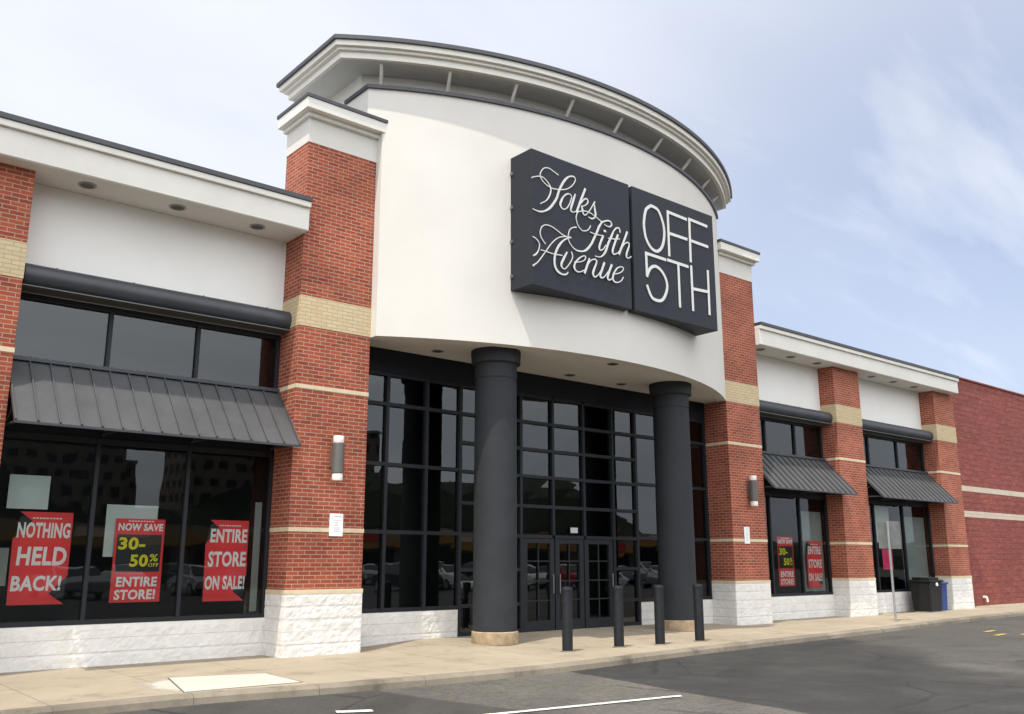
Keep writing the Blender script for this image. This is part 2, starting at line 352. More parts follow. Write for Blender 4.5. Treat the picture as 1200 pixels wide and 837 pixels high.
    n.links.new(c, b.inputs['Base Color']); b.inputs['Roughness'].default_value = 0.92; b.inputs['Specular IOR Level'].default_value = 0.2
    bump(n, b, g, 0.35, 0.01); return m
M['asphalt'] = asphalt('worn_asphalt', (0.090, 0.083, 0.073), (0.132, 0.123, 0.108), True, True)
def concrete(name, lo, hi, joints=False, stain=0.5):
    m, n, b = new_mat(name)
    f = noise_fac(n, 0.55, 7, 0.65); g = noise_fac(n, 60, 4, 0.7)
    c = ramp(n, f, [(0.3, lo), (0.7, hi)])
    c = mixrgb(n, c, ramp(n, g, [(0.3, 0.88), (0.7, 1.08)]), 1.0, 'MULTIPLY')
    c = mixrgb(n, c, tuple(x*0.45 for x in lo), ramp(n, noise_fac(n, 1.6, 9, 0.74), [(0.52, 0.0), (0.78, stain)]))
    hgt = g
    if joints:
        tc = nd(n, 'ShaderNodeTexCoord'); s = nd(n, 'ShaderNodeSeparateXYZ'); n.links.new(tc.outputs['Object'], s.inputs[0])
        def line(o, period, phase, w):
            a = nd(n, 'ShaderNodeMath', operation='ADD'); a.inputs[1].default_value = phase; n.links.new(o, a.inputs[0])
            p = nd(n, 'ShaderNodeMath', operation='PINGPONG'); p.inputs[1].default_value = period/2; n.links.new(a.outputs[0], p.inputs[0])
            l = nd(n, 'ShaderNodeMath', operation='LESS_THAN'); l.inputs[1].default_value = w; n.links.new(p.outputs[0], l.inputs[0]); return l.outputs[0]
        l1 = line(s.outputs[0], 1.52, 0.12, 0.006); l2 = line(s.outputs[1], 40.0, -12.85, 0.006)
        mxn = nd(n, 'ShaderNodeMath', operation='MAXIMUM'); n.links.new(l1, mxn.inputs[0]); n.links.new(l2, mxn.inputs[1])
        sc_ = nd(n, 'ShaderNodeMath', operation='MULTIPLY'); sc_.inputs[1].default_value = 0.8; n.links.new(mxn.outputs[0], sc_.inputs[0])
        c = mixrgb(n, c, (0.10, 0.085, 0.065), sc_.outputs[0])
    n.links.new(c, b.inputs['Base Color']); b.inputs['Roughness'].default_value = 0.9; b.inputs['Specular IOR Level'].default_value = 0.25
    bump(n, b, hgt, 0.25, 0.006); return m
M['walk'] = concrete('beige_concrete_walk', (0.285, 0.238, 0.175), (0.372, 0.315, 0.235), True, 0.85)
M['kerb'] = concrete('kerb_concrete', (0.13, 0.112, 0.088), (0.29, 0.25, 0.19), True, 1.0)
M['slab'] = concrete('fresh_concrete', (0.44, 0.41, 0.35), (0.52, 0.485, 0.42), False, 0.15)
def road_paint(name, col):
    m, n, b = new_mat(name)
    c = mixrgb(n, col, (0.10, 0.097, 0.09), ramp(n, noise_fac(n, 16, 8, 0.75), [(0.46, 0.0), (0.64, 0.85)]))
    n.links.new(c, b.inputs['Base Color']); b.inputs['Roughness'].default_value = 0.8; return m
M['line_white'] = road_paint('worn_white_road_paint', (0.70, 0.69, 0.65))
M['line_yellow'] = road_paint('worn_yellow_road_paint', (0.55, 0.36, 0.05))

# ================================================================== THE SETTING
KERB = [(-60,11.0),(-10,11.0),(2,11.0),(4.5,11.02),(6.3,10.78),(9.5,10.62),(13.8,11.05),(19.7,11.5),(31.7,12.5),(45,13.15),(70,13.5),(110,13.5)]
def kerb_y(x):
    for i in range(len(KERB)-1):
        if KERB[i][0] <= x <= KERB[i+1][0]:
            p0 = KERB[max(i-1, 0)]; p1 = KERB[i]; p2 = KERB[i+1]; p3 = KERB[min(i+2, len(KERB)-1)]
            t = (x-p1[0])/(p2[0]-p1[0]); d = p2[0]-p1[0]
            m1 = (p2[1]-p0[1])/max(p2[0]-p0[0], 1e-6)*d; m2 = (p3[1]-p1[1])/max(p3[0]-p1[0], 1e-6)*d
            return (2*t**3-3*t**2+1)*p1[1] + (t**3-2*t**2+t)*m1 + (-2*t**3+3*t**2)*p2[1] + (t**3-t**2)*m2
    return KERB[-1][1]
def sstep(a, b, x):
    t = min(1, max(0, (x-a)/(b-a))); return t*t*(3-2*t)
def walk_z(x, y):
    return 0.1*sstep(8.2, 10.5, x)*(1-sstep(17.2, 19.6, x))*min(1, max(0, (y-12.4)/2.5))
g = MB().add([(-500,-500,-0.12),(500,-500,-0.12),(500,500,-0.12),(-500,500,-0.12)], [(0,1,2,3)])
structure(obj('parking_lot', g, M['asphalt']), 'worn grey asphalt parking lot in front of the store', 'ground')
xs = []; x = -60
while x < 110:
    xs.append(x); x += 0.3 if -2 < x < 36 else 2.0
xs.append(110)
g = MB(); rows = 12; vs = []; fs = []
for x in xs:
    k = kerb_y(x) + 0.16
    for j in range(rows+1):
        y = k + (15.04-k)*j/rows; vs.append((x, y, walk_z(x, y)))
for i in range(len(xs)-1):
    for j in range(rows):
        a = i*(rows+1)+j; fs.append((a, a+rows+1, a+rows+2, a+1))
g.add(vs, fs, 0, True)
structure(obj('sidewalk', g, M['walk']), 'beige concrete sidewalk along the storefront', 'sidewalk')
g = MB(); vs = []; fs = []
prof = [(0.0, -0.13), (0.012, -0.045), (0.045, -0.008), (0.16, 0.0), (0.16, -0.13)]
for x in xs:
    k = kerb_y(x); jit = 0.006*mnoise.noise(Vector((x*1.7, 0, 0)))
    for (o, z) in prof: vs.append((x, k+o+jit, z + (0.006*mnoise.noise(Vector((x*2.3, 5, o))) if -0.1 < z < -0.003 else 0)))
n = len(prof)
for i in range(len(xs)-1):
    for j in range(n-1): fs.append((i*n+j, (i+1)*n+j, (i+1)*n+j+1, i*n+j+1))
g.add(vs, fs, 0, False)
structure(obj('kerb', g, M['kerb']), 'low concrete kerb between sidewalk and asphalt', 'kerb')
def sheet(name, pts, z, mat):
    g = MB(); g.add([(p[0], p[1], z) for p in pts], [tuple(range(len(pts)))])
    return structure(obj(name, g, mat))
sheet('parking_line', [(2.2,8.83),(9.30,7.79),(9.35,7.89),(2.2,8.94)], -0.110, M['line_white'])
sheet('parking_line', [(5.40,9.40),(5.76,9.22),(5.82,9.36),(5.46,9.54)], -0.110, M['line_white'])
for (a, b) in ((23.54,10.18),(22.6,9.55),(23.3,9.25)):
    sheet('parking_line', [(a-0.35,b-0.10),(a+0.30,b-0.04),(a+0.32,b+0.08),(a-0.33,b+0.03)], -0.112, M['line_yellow'])
sheet('slab_joint', [(4.39,11.235),(5.925,11.195),(5.99,12.38),(4.745,12.735)], 0.003, paint('dark_joint_filler', (0.10, 0.085, 0.065), 0.9))
g = MB().prism([(4.415,11.26),(5.90,11.22),(5.963,12.357),(4.762,12.702)], -0.02, 0.008)
structure(obj('concrete_patch', g, M['slab'], bevel=0.004))
def spill():
    """spilt cement: only its own flecks cover the walk, the rest of the sheet is clear"""
    m = bpy.data.materials.new('cement_spill'); m.use_nodes = True; n = m.node_tree; b_ = n.nodes['Principled BSDF']; o = n.nodes['Material Output']
    b_.inputs['Base Color'].default_value = (0.46, 0.43, 0.37, 1); b_.inputs['Roughness'].default_value = 0.9
    tc = nd(n, 'ShaderNodeTexCoord'); ln = nd(n, 'ShaderNodeVectorMath', operation='LENGTH'); n.links.new(tc.outputs['UV'], ln.inputs[0])
    mp_ = nd(n, 'ShaderNodeMapping'); mp_.inputs['Location'].default_value = (-4.62, -12.0, 0); mp_.inputs['Scale'].default_value = (1.25, 0.72, 1); mp_.vector_type = 'POINT'
    sb = nd(n, 'ShaderNodeVectorMath', operation='SUBTRACT'); sb.inputs[1].default_value = (4.62, 11.95, 0); n.links.new(tc.outputs['UV'], sb.inputs[0])
    ml = nd(n, 'ShaderNodeVectorMath', operation='MULTIPLY'); ml.inputs[1].default_value = (1.35, 0.85, 0); n.links.new(sb.outputs[0], ml.inputs[0]); n.links.new(ml.outputs[0], ln.inputs[0])
    f = noise_fac(n, 3.2, 9, 0.7, 'UV')
    s = nd(n, 'ShaderNodeMath', operation='MULTIPLY_ADD'); s.inputs[1].default_value = -1.1; n.links.new(ln.outputs['Value'], s.inputs[0]); n.links.new(f, s.inputs[2])
    mr = nd(n, 'ShaderNodeMapRange', interpolation_type='SMOOTHSTEP'); mr.inputs[1].default_value = -0.25; mr.inputs[2].default_value = 0.12; mr.inputs[4].default_value = 0.95; n.links.new(s.outputs[0], mr.inputs[0])
    tr = nd(n, 'ShaderNodeBsdfTransparent'); mx_ = nd(n, 'ShaderNodeMixShader'); n.links.new(mr.outputs[0], mx_.inputs[0]); n.links.new(tr.outputs[0], mx_.inputs[1]); n.links.new(b_.outputs[0], mx_.inputs[2]); n.links.new(mx_.outputs[0], o.inputs[0])
    return m
sheet('cement_stain', [(3.6,11.19),(6.4,11.0),(6.4,13.4),(3.6,13.4)], 0.0015, spill())

# ================================================================== THE STORE
YR, YW = 14.13, 14.30            # pier fronts at the rotunda and on the wings
CX, CY, RW = 13.6, 22.35, 9.83   # the bowed entrance wall
def arc_y(x, r): return CY - math.sqrt(max(r*r-(x-CX)**2, 0))
def arc_pts(xa, xb, r, n=90):
    a0 = math.asin((xa-CX)/r); a1 = math.asin((xb-CX)/r)
    return [(CX + r*math.sin(a0+(a1-a0)*i/n), CY - r*math.cos(a0+(a1-a0)*i/n)) for i in range(n+1)]
store = thing('department_store', (13.6, 15, 0), 'red brick and white stucco outlet store with a bowed entrance wall and dark columns', 'store')

def rough_block(name, x0, x1, y0, y1, z0, z1, parent):
    """split-face block course wall: front and both sides are uneven"""
    g = MB()
    def face(p0, du, dv, nrm, nu, nv, L, Hh):
        vs = []; fs = []
        for j in range(nv+1):
            for i in range(nu+1):
                p = Vector(p0) + Vector(du)*(i/nu) + Vector(dv)*(j/nv)
                edge = i in (0, nu) or j in (0, nv)
                zz = (p.z - z0)/0.2; joint = abs(zz-round(zz)) < 0.06
                d = 0 if edge else (0.002 if joint else 0.006 + 0.008*mnoise.noise(p*9.0) + 0.007*mnoise.noise(p*21.0))
                vs.append(p + Vector(nrm)*d)
        for j in range(nv):
            for i in range(nu):
                a = j*(nu+1)+i; fs.append((a, a+1, a+nu+2, a+nu+1))
        g.add(vs, fs, 0, False)
    st = 0.034
    nu = max(2, int((x1-x0)/st)); nv = max(2, int((z1-z0)/st)); nw = max(2, int((y1-y0)/st))
    face((x0,y0,z0), (x1-x0,0,0), (0,0,z1-z0), (0,-1,0), nu, nv, x1-x0, z1-z0)
    face((x0,y1,z0), (0,y0-y1,0), (0,0,z1-z0), (-1,0,0), nw, nv, y1-y0, z1-z0)
    face((x1,y0,z0), (0,y1-y0,0), (0,0,z1-z0), (1,0,0), nw, nv, y1-y0, z1-z0)
    g.add([(x0,y0,z1),(x1,y0,z1),(x1,y1,z1),(x0,y1,z1)], [(0,1,2,3)])
    return obj(name, g, M['split'], parent)

def pier(x0, x1, yf, top, cap):
    yb = 15.0
    p = obj('brick_pier', MB().box(x0, x1, yf, yb, 0.98, top), M['brick'], store, base=(0, 0, 0), bevel=0.006)
    rough_block('base', x0-0.012, x1+0.012, yf-0.012, yb-0.004, -0.03, 0.985, p)
    e = 0.006
    obj('sill_band', MB().box(x0-0.02, x1+0.02, yf-0.02, yb-0.003, 0.985, 1.055), M['cream_stone'], p, bevel=0.005)
    for zc in (2.032, 4.443):
        obj('thin_band', MB().box(x0-e, x1+e, yf-e, yb-0.003, zc-0.035, zc+0.035), M['cream_stone'], p)
    obj('cream_band', MB().box(x0-e, x1+e, yf-e, yb-0.003, 5.508, 6.049), M['cream_brick'], p)
    if cap:
        obj('frieze', MB().box(x0-0.008, x1+0.008, yf-0.008, yb+0.01, top-0.02, 9.42), M['stucco'], p)
        c = MB().box(x0-0.07, x1+0.07, yf-0.09, yb+0.06, 9.40, 9.48).box(x0-0.17, x1+0.11, yf-0.22, yb+0.1, 9.48, 9.68)
        cp = obj('cap', c, M['trim'], p, bevel=0.006)
        obj('coping', MB().box(x0-0.19, x1+0.12, yf-0.24, yb+0.12, 9.68, 9.75), M['coping'], cp, bevel=0.006)
    return p
PX = dict(a=(-4.3,-2.9), b=(1.36,2.777), c=(7.083,8.505), d=(18.994,20.416), e=(24.461,25.883), f=(30.682,32.103))
for k, (a, b) in PX.items():
    r = k in 'cd'; pier(a, b, YR if r else YW, 8.95 if r else 7.25, r)

# --- wings: fascia, soffit, upper wall, base wall, glazing, awning, gutter roll, downlights
def downlight(x, y, z, parent, r=0.12):
    d = obj('downlight', MB().lathe(x, y, [(r, z-0.014), (r, z+0.004)], 24), M['downlight'], parent)
    obj('baffle', MB().lathe(x, y, [(r*0.74, z-0.018), (r*0.74, z-0.0141)], 24), M['downlight_in'], d)
def fascia(x0, x1, lights):
    f = obj('fascia', MB().box(x0, x1, 13.99, 14.8, 7.19, 7.60).box(x0, x1, 13.93, 14.8, 7.602, 7.70), M['trim'], store, bevel=0.005)
    obj('coping', MB().box(x0, x1+0.012, 13.905, 15.2, 7.702, 7.79), M['coping'], f, bevel=0.008)
    s = obj('soffit', MB().box(x0, x1-0.005, 14.01, 14.8, 7.178, 7.189), M['soffit'], store)
    for lx in lights: downlight(lx, 14.36, 7.178, s, 0.135)
fascia(-6.0, 7.10, (-2.0, -0.6, 0.8, 3.52, 4.92, 6.31)); fascia(20.42, 31.93, (20.95, 22.40, 23.72, 26.8, 28.15, 29.5))

def bay(x0, x1, cuts):
    obj('stucco_wall', MB().box(x0, x1, 14.80, 15.0, 5.45, 7.175), M['stucco_shade_lift'], store)
    rough_block('base_wall', x0+0.004, x1-0.004, 14.81, 15.0, -0.03, 0.60, store)
    xs = [x0+0.03] + cuts + [x1-0.03]
    for (za, zb, nm) in ((0.60, 3.36, 'display_window'), (4.34, 5.44, 'transom_window')):
        f = MB()
        for xx in xs: f.box(xx-0.03, xx+0.03, 14.815, 14.92, za, zb)
        for i in range(len(xs)-1):
            f.box(xs[i]+0.03, xs[i+1]-0.03, 14.818, 14.92, za, za+0.07); f.box(xs[i]+0.03, xs[i+1]-0.03, 14.818, 14.92, zb-0.09, zb)
        w = obj(nm, f, M['frame'], store, bevel=0.003)
        gl = MB()
        for i in range(len(xs)-1):
            dy = random.uniform(-0.004, 0.004)
            gl.add([(xs[i]+0.03,14.868+dy,za+0.07),(xs[i+1]-0.03,14.868-dy,za+0.07),(xs[i+1]-0.03,14.868-dy*0.5,zb-0.09),(xs[i]+0.03,14.868+dy*1.2,zb-0.09)], [(0,1,2,3)])
        obj('glass', gl, M['shop_glass' if za < 2 else 'glass'], w)
    obj('spandrel', MB().box(x0+0.002, x1-0.002, 14.83, 14.95, 3.36, 4.34), M['panel_dark'], store)
    # standing seam awning
    a = MB(); ax0, ax1 = x0+0.015, x1-0.015
    yt, zt, yf, zf = 14.78, 4.41, 13.83, 3.39; th = 0.03
    nrm = Vector((0, -(zt-zf), (yt-yf))).normalized()
    def sl(x, t, h): return (x, yt+(yf-yt)*t + nrm.y*h, zt+(zf-zt)*t + nrm.z*h)
    a.add([sl(ax0,0,0),sl(ax1,0,0),sl(ax1,1,0),sl(ax0,1,0),sl(ax0,0,-th),sl(ax1,0,-th),sl(ax1,1,-th),sl(ax0,1,-th)], [(0,3,2,1),(4,5,6,7),(0,1,5,4),(1,2,6,5),(2,3,7,6),(3,0,4,7)])
    ns = int(round((ax1-ax0)/0.29))
    for i in range(ns+1):
        xx = ax0 + 0.012 + (ax1-ax0-0.024)*i/ns; w = 0.010
        a.add([sl(xx-w,0,0.001),sl(xx+w,0,0.001),sl(xx+w,1,0.001),sl(xx-w,1,0.001),sl(xx-w,0,0.032),sl(xx+w,0,0.032),sl(xx+w,1,0.032),sl(xx-w,1,0.032)], [(4,7,6,5),(0,1,5,4),(1,2,6,5),(2,3,7,6),(3,0,4,7)])
    aw = obj('awning', a, M['awning'], store)
    obj('edge_trim', MB().box(ax0, ax1, 13.812, 13.828, 3.35, 3.385), M['gutter'], aw, bevel=0.004)
    obj('head_flashing', MB().box(ax0, ax1, 14.72, 14.812, 4.40, 4.46), M['gutter'], aw, bevel=0.004)
    for i in range(4):
        xx = ax0+0.06+(ax1-ax0-0.12)*i/3
        obj('bracket', MB().tube((xx,14.81,3.42),(xx,13.90,3.40),0.018).tube((xx,14.81,3.40),(xx,14.2,3.74),0.015), M['gutter'], aw)
    # half round gutter roll over the transom
    r = obj('gutter_roll', MB().tube((x0+0.05,14.6,5.645),(x1+0.04 if x1 < 30.6 else x1-0.02,14.6,5.645),0.185,n=32), M['gutter'], store)
    for i in range(4):
        xx = x0+0.5+(x1-x0-0.9)*i/3
        obj('strap', MB().box(xx-0.012, xx+0.012, 14.57, 14.80, 5.822, 5.838), M['gutter'], r)
    obj('drip_edge', MB().box(x0+0.03, x1-0.03, 14.42, 14.80, 5.452, 5.468), M['lamp_metal'], r)
def thirds(a, b): return [a+(b-a)/3, a+2*(b-a)/3]
bay(-2.9, 1.36, thirds(-2.9, 1.36)); bay(2.777, 7.083, [4.20, 5.61]); bay(20.416, 24.461, [21.62, 23.05]); bay(25.883, 30.682, [27.1, 28.9])
# the pane ends beside the awnings
# --- building mass behind
for (a, c, d) in ((-6, 7.1, 15.2), (20.42, 32.09, 15.2), (7.1, 20.42, 16.6)): obj('roof', MB().box(a, c, d, 40, 7.2, 7.62), M['roof'], store)
for (a, c) in ((8.40, 8.50), (18.70, 18.80)): obj('side_wall', MB().box(a, c, 15.01, 16.2, 5.6, 10.36), M['stucco'], store)
obj('rear_wall', MB().box(8.5, 18.7, 16.0, 16.2, 5.67, 10.36), M['stucco'], store)
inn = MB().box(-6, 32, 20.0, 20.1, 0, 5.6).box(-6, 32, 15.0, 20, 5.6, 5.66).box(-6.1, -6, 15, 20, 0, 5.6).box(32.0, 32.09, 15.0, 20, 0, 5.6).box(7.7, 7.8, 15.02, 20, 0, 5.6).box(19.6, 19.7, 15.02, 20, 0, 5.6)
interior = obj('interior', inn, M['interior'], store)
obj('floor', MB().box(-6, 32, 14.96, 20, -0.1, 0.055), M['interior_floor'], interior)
# --- the bowed entrance wall
def shell(xa, xb, r, t, z0, z1):
    o = arc_pts(xa, xb, r); i = arc_pts(xa, xb, r-t); return o + i[::-1]
bow = MB().prism(shell(8.507, 18.992, RW, 0.24, 5.5, 9.6), 5.5, 9.6)
bow_o = obj('bowed_wall', bow, M['stucco'], store)
up_ = MB().prism(arc_pts(8.26, 18.94, RW) + [(18.94, 15.0), (8.26, 15.0)], 9.6, 10.385)
obj('upper_wall', up_, M['stucco'], bow_o)
obj('wall_coping', MB().prism(arc_pts(8.215, 18.985, RW+0.05) + [(18.985, 14.95), (8.215, 14.95)], 10.385, 10.46), M['coping'], bow_o)
sof = MB().prism(arc_pts(8.507, 18.992, RW-0.24) + [(18.992, 14.90), (8.507, 14.90)], 5.53, 5.6)
sof_o = obj('entrance_soffit', sof, M['soffit'], store)
for (x, y) in ((10.15,14.32),(11.95,14.35),(13.76,14.37),(15.39,14.37),(17.2,14.36),(13.64,12.95),(16.75,13.2)): downlight(x, y, 5.53, sof_o)
drum = obj('drum', MB().prism(arc_pts(8.32, 18.88, 9.46) + [(18.88, 16.3), (8.32, 16.3)], 10.461, 10.86), M['stucco'], store)
def slab_arc(xa, xb, r, z0, z1, yb=16.5): return MB().prism(arc_pts(xa, xb, r, 110) + [(xb, yb), (xa, yb)], z0, z1)
corn = obj('cornice', slab_arc(7.54, 19.66, 10.21, 11.06, 11.17), M['trim'], store)
obj('coping', slab_arc(7.49, 19.71, 10.26, 11.17, 11.25, 16.55), M['coping'], corn)
obj('frieze', slab_arc(7.68, 19.52, 10.08, 10.865, 11.06, 16.35), M['trim'], corn)
obj('bed_mould', slab_arc(7.61, 19.59, 10.145, 11.0, 11.059, 16.42), M['trim'], corn)
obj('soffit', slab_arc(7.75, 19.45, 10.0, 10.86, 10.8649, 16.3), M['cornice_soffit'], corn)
for xs_ in (8.42, 9.6, 10.9, 12.2, 13.55, 14.95, 16.3, 17.6, 18.6):
    t = math.asin((xs_-CX)/9.9); s_, c_ = math.sin(t), math.cos(t)
    obj('strut', MB().tube((CX+9.66*s_, CY-9.66*c_, 10.45), (CX+9.66*s_, CY-9.66*c_, 10.60), 0.035).tube((CX+9.66*s_, CY-9.66*c_, 10.58), (CX+9.94*s_, CY-9.94*c_, 10.865), 0.035), M['trim'], corn)

# --- entrance glazing
GY = 14.90
VX = [8.54, 9.38, 10.30, 11.13, 11.92, 12.74, 15.54, 16.33, 17.18, 18.09, 18.96]
ew = MB(); eg = MB()
HEAD = 5.07
def mull(x, z0, z1, w=0.035): ew.box(x-w, x+w, GY-0.07, GY+0.06, z0, z1)
def rail(xa, xb, z, h=0.035): ew.box(xa+0.035, xb-0.035, GY-0.065, GY+0.055, z-h, z+h)
for x in VX: mull(x, 0.08 if 11.0 < x < 16.5 else 0.60, HEAD)
obj('head_panel', MB().box(8.507, 18.992, GY-0.08, GY+0.1, HEAD, 5.529), M['panel_dark'], store)
FULL = (0.13, 0.66, 1.35, 2.03, 2.66, 3.29, 3.87, 4.46, 5.04); SIDE = (0.64, 2.05, 3.31, 4.46, 5.04)
def panes(xa, xb, zs):
    for i in range(len(zs)-1):
        d = random.uniform(-0.003, 0.003); e = random.uniform(-0.003, 0.003)
        eg.add([(xa+0.035,GY+d,zs[i]),(xb-0.035,GY+e,zs[i]),(xb-0.035,GY+e*0.3,zs[i+1]),(xa+0.035,GY-d,zs[i+1])], [(0,1,2,3)])
random.seed(11)
for i in range(len(VX)-1):
    xa, xb = VX[i], VX[i+1]
    if i == 5:
        zs = (2.03, 2.66, 3.29, 3.87, 4.46, 5.04)
        for sx_ in (13.66, 14.60): mull(sx_, 2.06, HEAD-0.03)
        for z in zs:
            for (p, q) in ((xa, 13.66), (13.66, 14.60), (14.60, xb)): rail(p, q, z)
        for (p, q) in ((xa, 13.66), (13.66, 14.60), (14.60, xb)): panes(p, q, zs)
    else:
        zs = FULL if i in (3, 4, 6) else SIDE
        for z in zs: rail(xa, xb, z)
        panes(xa, xb, zs)
ewo = obj('entrance_window', ew, M['frame'], store, bevel=0.003)
obj('glass', eg, M['glass'], ewo)
rough_block('base_wall', 8.51, 11.095, GY-0.07, GY+0.1, -0.03, 0.60, store)
rough_block('base_wall', 16.365, 18.985, GY-0.07, GY+0.1, -0.03, 0.60, store)
def door(xa, xb, hx):
    z0, z1 = 0.085, 1.99; st = 0.125
    f = MB().box(xa, xa+st, GY-0.05, GY+0.02, z0, z1).box(xb-st, xb, GY-0.05, GY+0.02, z0, z1).box(xa+st, xb-st, GY-0.048, GY+0.02, z0, 0.31).box(xa+st, xb-st, GY-0.048, GY+0.02, z1-0.1, z1)
    xm = (xa+xb)/2
    for z in (0.71, 1.11, 1.52): f.box(xa+st, xb-st, GY-0.035, GY-0.008, z-0.014, z+0.014)
    f.box(xm-0.014, xm+0.014, GY-0.037, GY-0.007, 0.31, z1-0.1)
    d = obj('entrance_door', f, M['frame'], store, bevel=0.003)
    obj('glass', MB().add([(xa+st,GY,0.31),(xb-st,GY,0.31),(xb-st,GY,z1-0.1),(xa+st,GY,z1-0.1)], [(0,1,2,3)]), M['glass'], d)
    h = MB().tube((hx,GY-0.11,0.85),(hx,GY-0.11,1.25),0.014).tube((hx,GY-0.11,0.88),(hx,GY-0.045,0.88),0.012).tube((hx,GY-0.11,1.22),(hx,GY-0.045,1.22),0.012)
    obj('handle', h, M['chrome'], d)
door(12.79, 13.68, 13.60); door(13.71, 14.56, 13.79); door(14.59, 15.49, 15.41)
def column(x, y):
    z = walk_z(x, y) - 0.01
    p = [(0.41,0.27),(0.41,2.6),(0.405,4.935),(0.40,4.94),(0.40,4.965),(0.412,4.97),(0.412,5.235),(0.43,5.25),(0.475,5.262),(0.48,5.27),(0.48,5.40),(0.488,5.41),(0.488,5.527)]
    c = obj('entrance_column', MB().lathe(x, y, p, 48), M['column'], store)
    obj('plinth', MB().lathe(x, y, [(0.425,z),(0.432,z+0.02),(0.432,0.255),(0.42,0.269)], 48), M['plinth'], c)
column(11.08, 13.66); column(16.35, 13.72)

# ================================================================== NEIGHBOUR
nb = thing('brick_building', (50, 15.05, 0), 'plain dark red painted block building with two pale stripes at the far right', 'building')
obj('wall', MB().box(32.107, 95, 15.05, 45, -0.05, 8.2), M['red_block'], nb)
obj('coping', MB().box(32.107, 95.05, 15.0, 15.4, 8.2, 8.26), M['red_block'], nb)
for (a, b) in ((4.0, 4.2), (3.08, 3.3)): obj('stripe', MB().box(32.11, 95, 15.044, 15.2, a, b), M['cream_block'], nb)
obj('tap', MB().tube((34.6,15.05,0.28),(34.6,14.93,0.28),0.05).tube((34.6,14.94,0.28),(34.6,14.92,0.12),0.04), M['trim'], nb)

# ================================================================== SIGNS
def ribbon(g, pts, widths, y, depth, smooth=True, step=0.02):
    P = [Vector((p[0], 0, p[1])) for p in pts]
    if smooth and len(P) > 2:
        Q = []; W = []
        for i in range(len(P)-1):
            p0 = P[max(i-1,0)]; p1 = P[i]; p2 = P[i+1]; p3 = P[min(i+2,len(P)-1)]
            k = max(2, int((p2-p1).length/step))
            for j in range(k):
                t = j/k
                Q.append(0.5*((2*p1)+(p2-p0)*t+(2*p0-5*p1+4*p2-p3)*t*t+(3*p1-p0-3*p2+p3)*t**3)); W.append(widths[i]*(1-t)+widths[i+1]*t)
        Q.append(P[-1]); W.append(widths[-1])
    else: Q, W = P, list(widths)
    n = len(Q); vs = []
    closed = (Q[0]-Q[-1]).length < 1e-4
    for i in range(n):
        a = Q[i-1] if i > 0 else (Q[-2] if closed else Q[i]); b = Q[i+1] if i < n-1 else (Q[1] if closed else Q[i])
        d1 = (Q[i]-a); d2 = (b-Q[i])
        if d1.length < 1e-7: d1 = d2
        if d2.length < 1e-7: d2 = d1
        d1 = d1.normalized(); d2 = d2.normalized(); t = (d1+d2)
        if t.length < 1e-6: t = d1
        t.normalize(); nn = Vector((-t.z, 0, t.x)); m = 1/max(0.5, abs(t.dot(d1)))
        h = W[i]/2*m; q = Q[i]
        if not closed and i == 0: q = q - t*W[i]*0.35
        if not closed and i == n-1: q = q + t*W[i]*0.35
        yy = y - 0.004*i/n
        for (s, dy) in ((1,0),(-1,0),(-1,depth),(1,depth)): vs.append((q.x+nn.x*h*s, yy+dy, q.z+nn.z*h*s))
    fs = [(0,1,2,3), (4*n-4,4*n-1,4*n-2,4*n-3)]
    for i in range(n-1):
        o = 4*i
        for k in range(4): fs.append((o+k, o+4+k, o+4+(k+1)%4, o+(k+1)%4))
    g.add(vs, fs)
